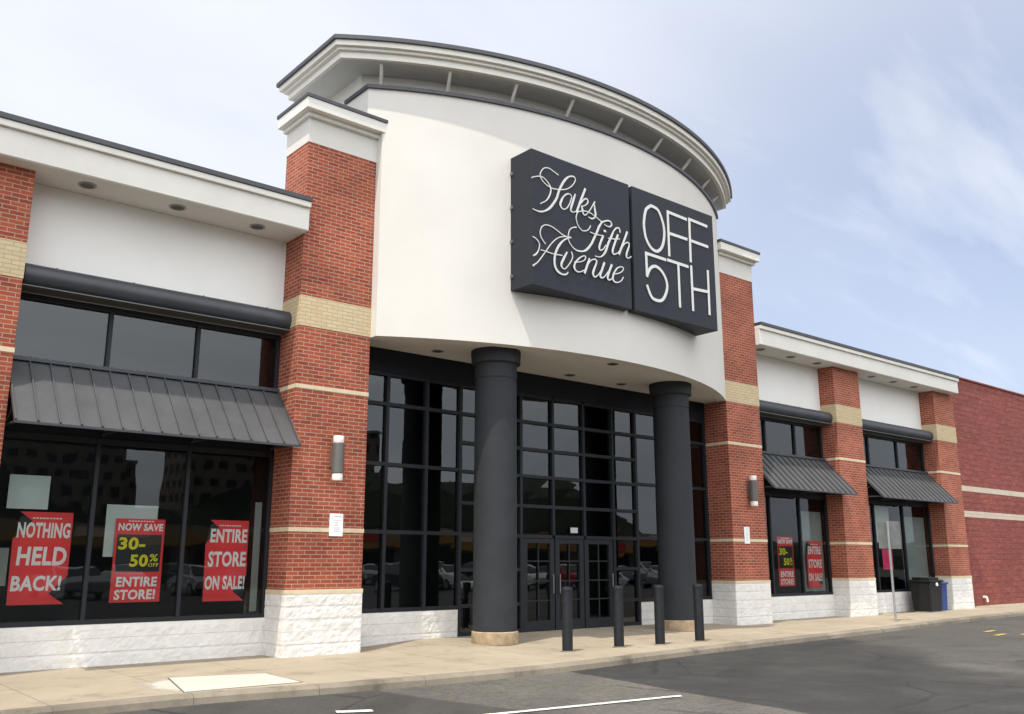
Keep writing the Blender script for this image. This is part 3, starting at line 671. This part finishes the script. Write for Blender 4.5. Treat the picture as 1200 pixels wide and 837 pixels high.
SCRIPT_STROKES = [
 ([(11.53,8.92),(11.40,8.96),(11.28,8.99),(11.16,8.96),(11.08,8.87),(11.05,8.78),(11.10,8.69),(11.20,8.63),(11.31,8.60),(11.44,8.60),(11.59,8.63),(11.74,8.68),(11.88,8.78),(11.97,8.89),(11.99,8.97),(11.93,9.00),(11.81,8.96),(11.71,8.87),(11.62,8.74),(11.54,8.59),(11.48,8.43),(11.39,8.29),(11.28,8.16),(11.15,8.07),(11.03,8.03),(10.92,8.03),(10.86,8.04)], [22,22,22,22,22,22,22,22,22,22,22,22,22,22,22,34,34,52,52,52,52,52,52,34,34,22,22]),
 ([(10.83,8.67),(10.93,8.72),(11.03,8.75),(11.14,8.75),(11.24,8.69),(11.31,8.61),(11.32,8.51),(11.27,8.39),(11.19,8.29),(11.05,8.20)], [22,22,22,22,22,34,34,34,22,22]),
 ([(11.88,8.57),(11.83,8.60),(11.75,8.58),(11.66,8.50),(11.60,8.40),(11.57,8.31),(11.61,8.25),(11.67,8.24),(11.75,8.29),(11.83,8.41),(11.88,8.54)], [22,22,34,34,52,52,34,22,22,22,22]),
 ([(11.98,8.63),(11.92,8.48),(11.87,8.35),(11.85,8.26),(11.91,8.24),(12.03,8.30)], [34,52,52,34,22,22]),
 ([(12.26,8.82),(12.18,8.65),(12.10,8.48),(12.01,8.27)], [52,52,52,52]),
 ([(12.13,8.48),(12.22,8.59),(12.30,8.62),(12.33,8.56),(12.26,8.48),(12.15,8.42)], [22,34,34,34,22,22]),
 ([(12.15,8.43),(12.17,8.36),(12.19,8.28),(12.24,8.26),(12.32,8.33),(12.42,8.46),(12.52,8.61)], [34,52,34,22,22,22,34]),
 ([(12.51,8.56),(12.52,8.45),(12.54,8.35),(12.50,8.27),(12.42,8.23),(12.34,8.24)], [22,52,52,34,34,22]),
 ([(12.39,8.07),(12.33,7.98),(12.22,7.92),(12.13,7.92),(12.05,7.98),(12.01,8.05),(11.99,8.15),(12.03,8.26),(12.11,8.31),(12.28,8.35),(12.44,8.33),(12.58,8.28),(12.71,8.23)], [22,22,22,22,22,22,22,22,22,22,22,22,22]),
 ([(10.85,7.48),(10.94,7.45),(11.01,7.37),(10.99,7.25),(10.93,7.16),(10.86,7.11)], [22,22,22,22,34,34]),
 ([(10.85,6.91),(10.96,7.00),(11.06,7.12),(11.17,7.26),(11.30,7.43),(11.43,7.56),(11.56,7.64),(11.71,7.68),(11.83,7.69)], [34,22,22,22,22,22,22,22,34]),
 ([(11.16,7.41),(11.08,7.48),(11.03,7.58),(11.05,7.69),(11.12,7.77),(11.22,7.80),(11.35,7.79),(11.47,7.75),(11.60,7.70),(11.73,7.68)], [22,22,22,22,22,22,22,22,22,22]),
 ([(11.78,7.68),(11.64,7.59),(11.51,7.45),(11.42,7.28),(11.39,7.13),(11.41,7.00),(11.48,6.92),(11.59,6.89),(11.69,6.91),(11.74,6.96)], [34,34,52,52,52,52,52,34,34,22]),
 ([(11.05,7.26),(11.17,7.26),(11.34,7.25),(11.49,7.26),(11.59,7.27)], [22,22,22,22,22]),
 ([(11.98,7.94),(11.89,7.91),(11.81,7.85),(11.77,7.76),(11.76,7.66),(11.80,7.57),(11.90,7.49),(12.01,7.46),(12.15,7.48),(12.26,7.54),(12.38,7.67),(12.47,7.82),(12.55,7.96),(12.62,8.10),(12.71,8.23)], [34,22,22,22,22,22,22,34,34,52,52,52,52,52,34]),
 ([(11.72,7.36),(11.64,7.23),(11.57,7.10),(11.58,7.03),(11.65,7.01),(11.74,7.09),(11.83,7.21),(11.87,7.31),(11.84,7.39)], [34,52,52,34,22,22,22,22,34]),
 ([(12.60,8.09),(12.70,8.21),(12.82,8.28),(12.94,8.30),(12.99,8.25),(12.95,8.19),(12.86,8.17),(12.78,8.19)], [34,34,34,34,34,34,22,22]),
 ([(12.37,7.93),(12.51,7.92),(12.69,7.93)], [22,22,22]),
 ([(12.73,7.93),(12.66,7.79),(12.61,7.66),(12.64,7.61),(12.73,7.66),(12.80,7.75)], [52,52,52,34,22,22]),
 ([(12.77,8.05),(12.80,8.05)], [52,52]),
 ([(13.23,8.13),(13.21,8.21),(13.13,8.20),(13.04,8.11),(12.97,7.98),(12.87,7.80),(12.79,7.62),(12.70,7.51),(12.61,7.46),(12.49,7.45)], [34,34,34,34,52,52,52,34,22,22]),
 ([(12.88,7.92),(13.04,7.94),(13.21,7.98)], [22,22,22]),
 ([(13.16,8.05),(13.07,7.87),(12.99,7.67),(13.03,7.61),(13.12,7.65),(13.19,7.71)], [52,52,52,34,22,22]),
 ([(13.44,8.18),(13.32,7.93),(13.18,7.65)], [52,52,52]),
 ([(13.25,7.78),(13.36,7.91),(13.46,7.96),(13.49,7.90),(13.41,7.72),(13.40,7.63),(13.46,7.62),(13.54,7.67)], [22,22,34,34,52,34,22,22]),
 ([(11.91,7.20),(12.06,7.24),(12.18,7.30),(12.22,7.38),(12.15,7.38),(12.03,7.30),(11.93,7.19),(11.90,7.09),(11.95,7.03),(12.05,7.03),(12.17,7.09)], [22,22,22,22,22,34,34,52,34,22,22]),
 ([(12.32,7.36),(12.26,7.22),(12.18,7.04)], [34,52,52]),
 ([(12.23,7.17),(12.36,7.33),(12.48,7.38),(12.52,7.33),(12.44,7.16),(12.41,7.06),(12.46,7.01),(12.56,7.08),(12.64,7.18)], [22,22,34,34,52,52,34,22,22]),
 ([(12.74,7.36),(12.66,7.19),(12.61,7.07),(12.65,7.03),(12.74,7.08),(12.85,7.21)], [52,52,52,34,22,22]),
 ([(12.95,7.36),(12.87,7.20),(12.82,7.07),(12.86,7.03),(12.94,7.07),(13.00,7.14)], [52,52,52,34,22,22]),
 ([(13.00,7.18),(13.15,7.23),(13.26,7.30),(13.29,7.37),(13.21,7.38),(13.10,7.32),(13.00,7.19),(12.97,7.08),(13.02,7.02),(13.12,7.03),(13.22,7.09),(13.28,7.17)], [22,22,22,22,22,34,34,52,34,22,22,22]),
]
CAPITAL_STROKES = [
 ([(14.24,8.98),(14.09,8.86),(14.02,8.65),(14.00,8.44),(14.06,8.18),(14.22,8.01),(14.41,7.99),(14.58,8.16),(14.65,8.46),(14.60,8.72),(14.46,8.94),(14.24,8.98)], 1),
 ([(14.79,7.98),(14.79,8.98),(15.41,8.96)], 0),
 ([(14.80,8.49),(15.40,8.49)], 0),
 ([(15.51,8.00),(15.52,8.99),(16.13,8.97)], 0),
 ([(15.52,8.49),(16.13,8.48)], 0),
 ([(14.65,7.85),(14.03,7.86),(14.04,7.36)], 0),
 ([(14.04,7.37),(14.15,7.55),(14.32,7.63),(14.51,7.56),(14.65,7.38),(14.66,7.18),(14.53,6.95),(14.36,6.88),(14.16,6.92),(14.03,7.14)], 1),
 ([(14.73,7.86),(15.39,7.85)], 0),
 ([(15.07,7.82),(15.07,6.88)], 0),
 ([(15.51,7.88),(15.51,6.88)], 0),
 ([(16.09,7.89),(16.08,6.89)], 0),
 ([(15.52,7.37),(16.08,7.40)], 0),
]

SY = 12.30
def sign(name, x0, x1, label, letters):
    t = thing(name, ((x0+x1)/2, SY+0.3, 6.55), label, 'sign')
    # the cabinet: flat face, back scribed to the bowed wall
    back = [(x, arc_y(x, RW)-0.002) for x in [x1+(x0-x1)*i/24 for i in range(25)]]
    obj('cabinet', MB().prism([(x0, SY), (x1, SY)] + back, 6.55, 9.28), M['sign_face'], t, bevel=0.006)
    obj('seam', MB().box(x0+0.01, x1-0.01, SY-0.002, SY+0.02, 7.907, 7.911), M['sign_seam'], t)
    for z in (6.8, 7.5, 8.2, 8.9):
        b = MB().box(x0-0.03 if x0 < 12 else x1, x0 if x0 < 12 else x1+0.03, arc_y(x0 if x0 < 12 else x1, RW)-0.09, arc_y(x0 if x0 < 12 else x1, RW)-0.02, z, z+0.06)
        obj('mounting_clip', b, M['sign_back'], t)
    obj('lettering', letters, M['letter'], t)
g = MB()
for i, (p, w) in enumerate(SCRIPT_STROKES): ribbon(g, p, [x/1000*0.90 for x in w], SY-0.010-0.0010*i, 0.008)
sign('script_sign', 10.83, 13.56, 'slate square sign with white script lettering, left of the pair on the bowed wall', g)
g = MB()
for i, (p, s) in enumerate(CAPITAL_STROKES): ribbon(g, p, [0.066]*len(p), SY-0.010-0.0010*i, 0.008, bool(s))
sign('capital_sign', 13.66, 16.37, 'slate square sign with thin white capitals, right of the pair on the bowed wall', g)

# ================================================================== POSTERS IN THE WINDOWS
def text_into(g, s, x0, x1, z0, z1, y, bold=0.035, shear=0.04, depth=0.003, mi=0):
    cu_ = bpy.data.curves.new('t', 'FONT'); cu_.body = s; cu_.size = 1; cu_.offset = bold; cu_.shear = shear; cu_.resolution_u = 3; cu_.space_character = 1.06
    o = bpy.data.objects.new('t', cu_); COL.objects.link(o)
    bpy.context.view_layer.update()
    me = bpy.data.meshes.new_from_object(o.evaluated_get(bpy.context.evaluated_depsgraph_get()))
    xs = [v.co.x for v in me.vertices]; ys = [v.co.y for v in me.vertices]
    a, b, c, d = min(xs), max(xs), min(ys), max(ys)
    vs = [(x0+(v.co.x-a)/(b-a)*(x1-x0), y, z0+(v.co.y-c)/(d-c)*(z1-z0)) for v in me.vertices]
    g.add(vs, [tuple(p.vertices) for p in me.polygons], mi)
    bpy.data.objects.remove(o); bpy.data.curves.remove(cu_); bpy.data.meshes.remove(me)
PY = 14.93
def uvp(x0, x1, z0, z1, pts): return [(x0+(x1-x0)*u, z0+(z1-z0)*v) for u, v in pts]
def extr(g, pts, y0, y1, mi=0):
    n = len(pts); g.add([(p[0],y0,p[1]) for p in pts]+[(p[0],y1,p[1]) for p in pts], [tuple(range(n)), tuple(range(2*n-1,n-1,-1))]+[(i,n+i,n+(i+1)%n,(i+1)%n) for i in range(n)], mi)
RIBBON = [(0.02,0),(0.98,0),(0.70,0.115),(1.0,0.31),(1,1),(0.08,1),(0.30,0.90),(0.0,0.70)]
def small_print(g, x0, x1, z0, z1, v, u0=0.2, u1=0.8):
    for k in range(9):
        a = u0+(u1-u0)*k/9; extr(g, uvp(x0,x1,z0,z1,[(a,v),(a+(u1-u0)/13,v),(a+(u1-u0)/13,v+0.014),(a,v+0.014)]), PY-0.009, PY-0.007)
def ribbon_poster(x0, x1, z0, z1, lines, label, group):
    t = thing('sale_poster', ((x0+x1)/2, PY, z0), label, 'poster', group)
    g = MB(); extr(g, uvp(x0,x1,z0,z1,RIBBON), PY-0.004, PY); obj('paper', g, M['poster_red'], t)
    g = MB(); extr(g, uvp(x0,x1,z0,z1,[(0.0,0.66),(0.35,0.66),(0.35,0.95),(0.1,0.95)]), PY+0.001, PY+0.004); extr(g, uvp(x0,x1,z0,z1,[(0.6,0.06),(0.96,0.06),(1.0,0.36),(0.6,0.36)]), PY+0.001, PY+0.004)
    obj('notch_backing', g, M['poster_black'], t)  # black backing showing in the ribbon's notches
    g = MB()
    for (s, u0, u1, v0, v1) in lines: text_into(g, s, x0+(x1-x0)*u0, x0+(x1-x0)*u1, z0+(z1-z0)*v0, z0+(z1-z0)*v1, PY-0.008)
    small_print(g, x0, x1, z0, z1, 0.925, 0.3, 0.82)
    obj('lettering', g, M['poster_white'], t)
def save_poster(x0, x1, z0, z1, label, group):
    t = thing('sale_poster', ((x0+x1)/2, PY, z0), label, 'poster', group)
    g = MB(); extr(g, uvp(x0,x1,z0,z1,[(0,0),(1,0),(1,1),(0,1)]), PY-0.004, PY); obj('paper', g, M['poster_red'], t)
    g = MB(); extr(g, uvp(x0,x1,z0,z1,[(0.05,0.36),(0.95,0.36),(0.95,0.81),(0.05,0.81)]), PY-0.0065, PY-0.0045); obj('black_panel', g, M['poster_black'], t)
    X = lambda u: x0+(x1-x0)*u
    Z = lambda v: z0+(z1-z0)*v
    g = MB()
    text_into(g, 'NOW SAVE', X(.05), X(.96), Z(.855), Z(.945), PY-0.009); text_into(g, 'ENTIRE', X(.10), X(.92), Z(.185), Z(.30), PY-0.009); text_into(g, 'STORE!', X(.08), X(.90), Z(.03), Z(.15), PY-0.009)
    small_print(g, x0, x1, z0, z1, 0.965, 0.25, 0.78); obj('white_lettering', g, M['poster_white'], t)
    g = MB()
    text_into(g, '30-', X(.08), X(.62), Z(.625), Z(.775), PY-0.009); text_into(g, '50', X(.33), X(.70), Z(.42), Z(.57), PY-0.009)
    text_into(g, '%', X(.73), X(.90), Z(.485), Z(.575), PY-0.009, 0.02); text_into(g, 'OFF', X(.71), X(.92), Z(.42), Z(.465), PY-0.009, 0.015)
    obj('yellow_lettering', g, M['poster_yellow'], t)
GP = 'red sale posters in the shop windows'
ribbon_poster(3.17, 3.96, 0.90, 2.22, [('NOTHING',.06,.97,.715,.885),('HELD',.10,.95,.42,.62),('BACK!',.05,.90,.145,.31)], 'red poster reading NOTHING HELD BACK! in the window beside the left brick pier', GP)
save_poster(4.585, 5.34, 0.90, 2.16, 'red and black poster reading NOW SAVE 30-50% OFF in the large left window', GP)
ribbon_poster(6.02, 6.75, 0.88, 2.18, [('ENTIRE',.10,.97,.72,.89),('STORE',.08,.97,.42,.61),('ON SALE!',.04,.97,.14,.31)], 'red poster reading ENTIRE STORE ON SALE! in the large left window', GP)
save_poster(22.02, 22.76, 0.86, 2.18, 'small distant NOW SAVE 30-50% OFF poster in the window right of the entrance', GP)
ribbon_poster(23.40, 24.16, 0.80, 2.08, [('ENTIRE',.10,.97,.72,.89),('STORE',.08,.97,.42,.61),('ON SALE!',.04,.97,.14,.31)], 'small distant red ENTIRE STORE ON SALE! poster on a grey board right of the entrance', GP)
def flat(name, x0, x1, z0, z1, mat, label, cat, y=None, th=0.012, group=None):
    y = PY+0.03 if y is None else y
    return tag(obj(name, MB().box(0+x0, x1, y, y+th, z0, z1), mat, base=((x0+x1)/2, y, z0)), label, cat, group)
flat('window_board', 3.05, 3.60, 2.26, 2.75, M['board'], 'blank pale board in the left window above the NOTHING HELD BACK poster', 'board')
flat('window_board', 4.44, 5.22, 1.58, 2.37, M['board'], 'blank pale board behind the NOW SAVE poster in the left window', 'board')
flat('window_board', 3.02, 3.15, 1.17, 1.70, M['board_dim'], 'narrow grey board beside the NOTHING HELD BACK poster', 'board')
flat('window_board', 6.86, 6.98, 0.70, 2.50, M['board_dim'], 'tall narrow grey strip at the right end of the large left window', 'board')
flat('window_board', 23.22, 24.36, 0.70, 2.92, M['board_dim'], 'tall grey board behind the small ENTIRE STORE ON SALE poster', 'board', PY+0.06)
flat('window_board', 28.98, 30.58, 0.70, 2.95, M['board_dim'], 'tall grey board in the farthest shop window behind the bins', 'board', PY+0.06)
flat('window_board', 27.2, 28.3, 2.1, 3.2, M['board'], 'pale board high in the farthest shop window', 'board', PY+0.06)
pk = thing('pink_notice', (27.93, PY, 1.32), 'bright pink paper notice in the farthest shop window', 'notice')
obj('paper', MB().box(27.58, 28.20, PY-0.003, PY, 1.28, 1.90), M['poster_pink'], pk)
g = MB()
for v, a, b in ((.75,.2,.8),(.6,.15,.85),(.45,.2,.75),(.3,.25,.8)): g.box(27.65+.55*a, 27.65+.55*b, PY-0.006, PY-0.0035, 1.32+.58*v, 1.32+.58*v+.035)
obj('print', g, M['poster_red'], pk)

# ================================================================== WALL LAMPS AND NOTICES
def wall_lamp(x, z0, z1, label):
    y = YR-0.15; t = thing('wall_lamp', (x, YR, z0), label, 'wall lamp', 'cylinder wall lamps on the entrance piers')
    h = z1-z0
    obj('housing', MB().lathe(x, y, [(0.10,z0+0.16*h),(0.105,z0+0.17*h),(0.105,z1-0.17*h),(0.10,z1-0.16*h)], 28), M['lamp_metal'], t)
    for a, b in ((z0, z0+0.155*h), (z1-0.155*h, z1)): obj('diffuser', MB().lathe(x, y, [(0.088,a),(0.092,a+0.01),(0.092,b-0.01),(0.088,b)], 28), M['lamp_glass'], t)
    obj('wall_bracket', MB().box(x-0.07, x+0.07, YR-0.06, YR-0.001, z0+0.3*h, z1-0.3*h).box(x-0.03, x+0.03, YR-0.09, YR-0.06, z0+0.42*h, z1-0.42*h), M['lamp_metal'], t, bevel=0.004)
wall_lamp(7.86, 2.86, 3.62, 'grey cylinder wall lamp on the tall pier left of the entrance')
wall_lamp(19.74, 2.88, 3.64, 'grey cylinder wall lamp on the tall pier right of the entrance')
def notice(x0, x1, z0, z1, label):
    t = thing('wall_notice', ((x0+x1)/2, YR, z0), label, 'notice', 'small notices on the entrance piers')
    obj('plate', MB().box(x0, x1, YR-0.020, YR-0.007, z0, z1), M['poster_white'], t, bevel=0.004)
    g = MB()
    for v, a, b, h in ((.86,.3,.85,.03),(.70,.3,.85,.02),(.58,.35,.6,.03),(.48,.35,.65,.03),(.36,.3,.8,.02),(.28,.3,.75,.02),(.2,.3,.8,.02)):
        g.box(x0+(x1-x0)*a, x0+(x1-x0)*b, YR-0.0222, YR-0.0202, z0+(z1-z0)*v, z0+(z1-z0)*(v+h))
    obj('print', g, M['notice_grey'], t)
notice(7.825, 8.085, 1.93, 2.31, 'white rectangular notice under the lamp on the left entrance pier')
notice(19.44, 19.66, 1.95, 2.36, 'white rectangular notice under the lamp on the right entrance pier')
tag(obj('address_plate', MB().box(14.14, 14.36, GY-0.085, GY-0.072, 2.12, 2.24), M['notice_grey'], base=(14.25, GY-0.08, 2.12), bevel=0.02), 'small pale plate above the entrance doors', 'plate')

# ================================================================== BOLLARDS
BL = ['black steel bollard nearest the left entrance column', 'black steel bollard in front of the right door leaf, second from the left', 'black steel bollard just left of the right entrance column', 'black steel bollard in front of the right side of the right column']
BP = [(11.36,12.02),(12.64,12.02),(13.62,11.90),(14.78,11.90)]
first = None
for (x, y), lab in zip(BP, BL):
    if first is None:
        first = r = thing('bollard', (x, y, 0), lab, 'bollard', 'black bollards in front of the entrance')
        obj('post', MB().lathe(x, y, [(0.092,-0.01),(0.092,1.02),(0.098,1.022),(0.098,1.045),(0.090,1.07),(0.05,1.083),(0.0,1.086)], 28), M['bollard'], r)
        obj('base_collar', MB().lathe(x, y, [(0.125,-0.005),(0.125,0.008),(0.095,0.016)], 28), M['kerb'], r)
    else:
        r = first.copy(); COL.objects.link(r); r.location = (x, y, 0); r['label'] = lab
        for ch in first.children:
            c = ch.copy(); COL.objects.link(c); c.parent = r

# ================================================================== SIGN POST, BINS
sp = thing('sign_post', (23.42, 12.46, 0), 'thin steel post with two grey sign backs standing at the kerb', 'sign post')
obj('post', MB().box(23.39, 23.45, 12.44, 12.48, -0.02, 2.55), M['steel'], sp, bevel=0.006)
def plate(name, cx, cy, ang, w, z0, z1):
    g = MB(); c_, s_ = math.cos(ang), math.sin(ang); t = 0.004
    vs = []
    for z in (z0, z1):
        for (u, v) in ((-w/2,-t),(w/2,-t),(w/2,t),(-w/2,t)): vs.append((cx+u*c_-v*s_, cy+u*s_+v*c_, z))
    g.add(vs, [(3,2,1,0),(4,5,6,7),(0,1,5,4),(1,2,6,5),(2,3,7,6),(3,0,4,7)])
    return obj(name, g, M['sign_back'], sp, bevel=0.002)
plate('plate', 23.70, 12.44, R(-28), 0.36, 1.84, 2.56); plate('plate', 23.42, 12.60, R(-62), 0.26, 1.85, 2.54)
def bin_(name, x, y, w, d, h, mat, lab, lid):
    t = thing(name, (x, y, 0), lab, 'bin')
    g = MB(); k = 0.88
    g.add([(x-w/2*k,y-d/2*k,0.03),(x+w/2*k,y-d/2*k,0.03),(x+w/2*k,y+d/2*k,0.03),(x-w/2*k,y+d/2*k,0.03),(x-w/2,y-d/2,h*.86),(x+w/2,y-d/2,h*.86),(x+w/2,y+d/2,h*.86),(x-w/2,y+d/2,h*.86)], [(3,2,1,0),(4,5,6,7),(0,1,5,4),(1,2,6,5),(2,3,7,6),(3,0,4,7)])
    obj('body', g, mat, t, bevel=0.025)
    obj('lid', MB().box(x-w/2-.03, x+w/2+.03, y-d/2-.03, y+d/2+.03, h*.86+.002, h*.93).box(x-w/2+.06, x+w/2-.06, y-d/2+.06, y+d/2-.06, h*.93, h), mat, t, bevel=0.02)
    obj('foot', MB().box(x-w/2*k+.03, x+w/2*k-.03, y-d/2*k+.03, y+d/2*k-.03, -0.01, 0.029), M['steel'], t)
    if lid: obj('badge', MB().tube((x+0.02,y-d/2-0.028,h*.80),(x+0.02,y-d/2+0.02,h*.80),0.055,n=20), M['poster_white'], t)
bin_('litter_bin', 28.75, 14.22, 0.78, 0.66, 1.04, M['bin'], 'black square litter bin under the farthest shop window', True)
bin_('recycling_bin', 29.62, 14.36, 0.5, 0.56, 0.95, M['bin_blue'], 'blue recycling bin beside the black litter bin', False)

# ================================================================== ACROSS THE LOT (seen mirrored in the glass)
def tower_mat(name, wall, win):
    return brick_mat(name, win, tuple(c*0.6 for c in win), wall, bw=3.2, bh=3.1, ms=0.75, var=0.2, mottled=0.1)
M['tower'] = tower_mat('apartment_facade', (0.28, 0.235, 0.19), (0.05, 0.055, 0.065))
M['tower_pale'] = tower_mat('pale_apartment_facade', (0.30, 0.28, 0.25), (0.05, 0.055, 0.06))
M['leaf'] = paint('tree_leaves', (0.028, 0.036, 0.018), 0.8, 0.5, 0.6)
M['bark'] = paint('tree_bark', (0.06, 0.045, 0.035), 0.9, 0.2)
def apartment(x0, x1, y0, y1, h, mat, label):
    t = thing('apartment_block', ((x0+x1)/2, (y0+y1)/2, -0.12), label, 'building', 'apartment blocks across the parking lot')
    obj('wall', MB().box(x0, x1, y0, y1, -0.2, h), mat, t); obj('roof', MB().box(x0-.4, x1+.4, y0-.4, y1+.4, h, h+.8), M['roof'], t)
apartment(-20, 56, -165, -150, 34, M['tower'], 'wide brown apartment block across the parking lot')
apartment(68.5, 112, -165, -150, 30, M['tower'], 'brown apartment block across the parking lot behind the parked cars')
apartment(57, 66, -190, -175, 22, M['tower_pale'], 'narrow pale apartment block between the two brown ones')
M['shop_front'] = paint('tan_shop_front', (0.30, 0.24, 0.17), 0.8, 0.1, 0.5); M['shop_orange'] = paint('amber_canopy', (0.55, 0.26, 0.04), 0.6, 0.05); M['shop_red'] = paint('red_fascia_board', (0.45, 0.03, 0.03), 0.6, 0.05)
sh = thing('shop_row', (60, -75, -0.12), 'long low row of shops with amber canopy across the parking lot', 'shops')
obj('wall', MB().box(5, 150, -90, -75, -0.2, 5.6), M['shop_front'], sh); obj('canopy', MB().box(5, 150, -75, -72.5, 3.3, 4.1), M['shop_orange'], sh)
for k in range(9):
    x = 12 + k*15
    obj('window', MB().box(x, x+11, -75.0, -74.9, 0.3, 3.0), M['car_glass'] if 'car_glass' in M else M['panel_dark'], sh)
    obj('fascia_board', MB().box(x+2, x+9, -75.2, -74.8, 4.3, 5.3), M['shop_red'] if k % 3 != 1 else M['trim'], sh)
g = MB(); random.seed(21); vs = []; fs = []
N = 160
for i in range(N+1):
    x = -60 + 560*i/N
    y = -150 + 0.40*max(0, x-90) * 0.9
    h = 19.5 + 1.8*mnoise.noise(Vector((x*0.02, 3, 0))) + 1.0*mnoise.noise(Vector((x*0.15, 7, 0))) + 1.2*mnoise.noise(Vector((x*0.6, 1, 0)))
    h *= 1 - 0.66*sstep(148, 174, x); h *= 1 - 0.42*sstep(36, 50, x)*(1-sstep(64, 84, x))
    for (dy, hh) in ((6, -0.3), (5, h*0.45), (2, h*0.85), (-2, h), (-9, -0.3)): vs.append((x, y+dy+1.0*mnoise.noise(Vector((x*0.3, hh, 0))), hh))
for i in range(N):
    for j in range(4): fs.append((i*5+j, i*5+j+1, (i+1)*5+j+1, (i+1)*5+j))
g.add(vs, fs)
o = obj('far_wood', g, M['leaf']); o['kind'] = 'stuff'; o['label'] = 'low dark wooded ridge beyond the parking lot'; o['category'] = 'trees'
def car_paint(n_, c): return paint(n_, c, 0.25, 0.02)
CARC = [car_paint('silver_car_paint', (0.45,0.46,0.47)), car_paint('white_car_paint', (0.75,0.75,0.74)), car_paint('dark_car_paint', (0.02,0.022,0.03)), car_paint('red_car_paint', (0.35,0.02,0.02)), car_paint('blue_car_paint', (0.05,0.13,0.22))]
M['tyre'] = paint('tyre_rubber', (0.015,0.015,0.015), 0.8); M['car_glass'] = paint('car_window', (0.01,0.012,0.014), 0.08); M['rim'] = paint('wheel_rim', (0.4,0.4,0.41), 0.35, metal=0.6)
def car(cname):
    t = thing('parked_car', (0, 0, -0.12), 'car parked across the lot', 'car', 'cars parked across the lot')
    prof = [(-2.2,.35),(-2.25,.72),(-2.0,.93),(-1.55,.98),(-0.95,1.38),(-0.6,1.45),(0.55,1.43),(1.25,1.0),(2.05,.86),(2.25,.66),(2.2,.32),(1.75,.28),(-1.75,.28)]
    g = MB(); n = len(prof)
    vs = []
    for (y, k) in ((-0.86, 1), (-0.60, 0), (0.60, 0), (0.86, 1)):
        pass
    ring = lambda y, top: [(p[0], y*(0.86 if p[1] > 1.1 else 1.0), p[1]-0.12) for p in prof]
    L, Rr = ring(-0.88, 0), ring(0.88, 0)
    g.add(L+Rr, [tuple(range(n)), tuple(range(2*n-1, n-1, -1))]+[(i, n+i, n+(i+1) % n, (i+1) % n) for i in range(n)])
    body = obj('body', g, cname, t, base=(0,0,0.12), bevel=0.06)
    w = MB()
    for s in (-1, 1):
        y = s*0.845
        w.add([(-1.35,y+s*.03,.92),(-.98,y-s*.075,1.24),(-.62,y-s*.09,1.30),(0.5,y-s*.09,1.29),(1.02,y+s*.03,.93)], [(0,1,2,3,4) if s < 0 else (4,3,2,1,0)])
    w.add([(.62,-.72,1.29),(.62,.72,1.29),(1.24,.8,.92),(1.24,-.8,.92)], [(0,3,2,1)]); w.add([(-1.0,-.72,1.25),(-1.0,.72,1.25),(-1.55,.78,.90),(-1.55,-.78,.90)], [(0,1,2,3)])
    o = obj('windows', w, M['car_glass'], t, base=(0,0,0.12)); o.location.z += 0.012
    for x in (-1.38, 1.38):
        for y in (-.80, .80):
            wh = obj('wheel', MB().tube((x,y-.1,.2),(x,y+.1,.2),.32,n=20), M['tyre'], t, base=(0,0,0.12))
            obj('rim', MB().tube((x,y-.115,.2),(x,y+.115,.2),.2,n=14), M['rim'], wh)
    return t
protos = [car(c) for c in CARC]
def copy_tree(o, parent=None):
    c = o.copy(); COL.objects.link(c)
    if parent: c.parent = parent
    for ch in o.children: copy_tree(ch, c)
    return c
random.seed(9)
used = [0]*5
k = 0
for row, (y, x0, n_) in enumerate(((-14.5, 12, 15), (-32, 20, 16))):
    for i in range(n_):
        if random.random() < 0.15: continue
        q = [0,1,2,0,4,1,3,0,2,1][(k*7+row) % 10]; k += 1
        c = protos[q] if not used[q] else copy_tree(protos[q])
        used[q] = 1
        c.location = (x0+i*2.9+random.uniform(-.15,.15), y+random.uniform(-.4,.4), -0.12); c.rotation_euler = (0, 0, R(90 if random.random() < .5 else -90))
        c['label'] = ['silver','white','black','dark red','blue'][q] + ' car parked nose-in across the parking lot'
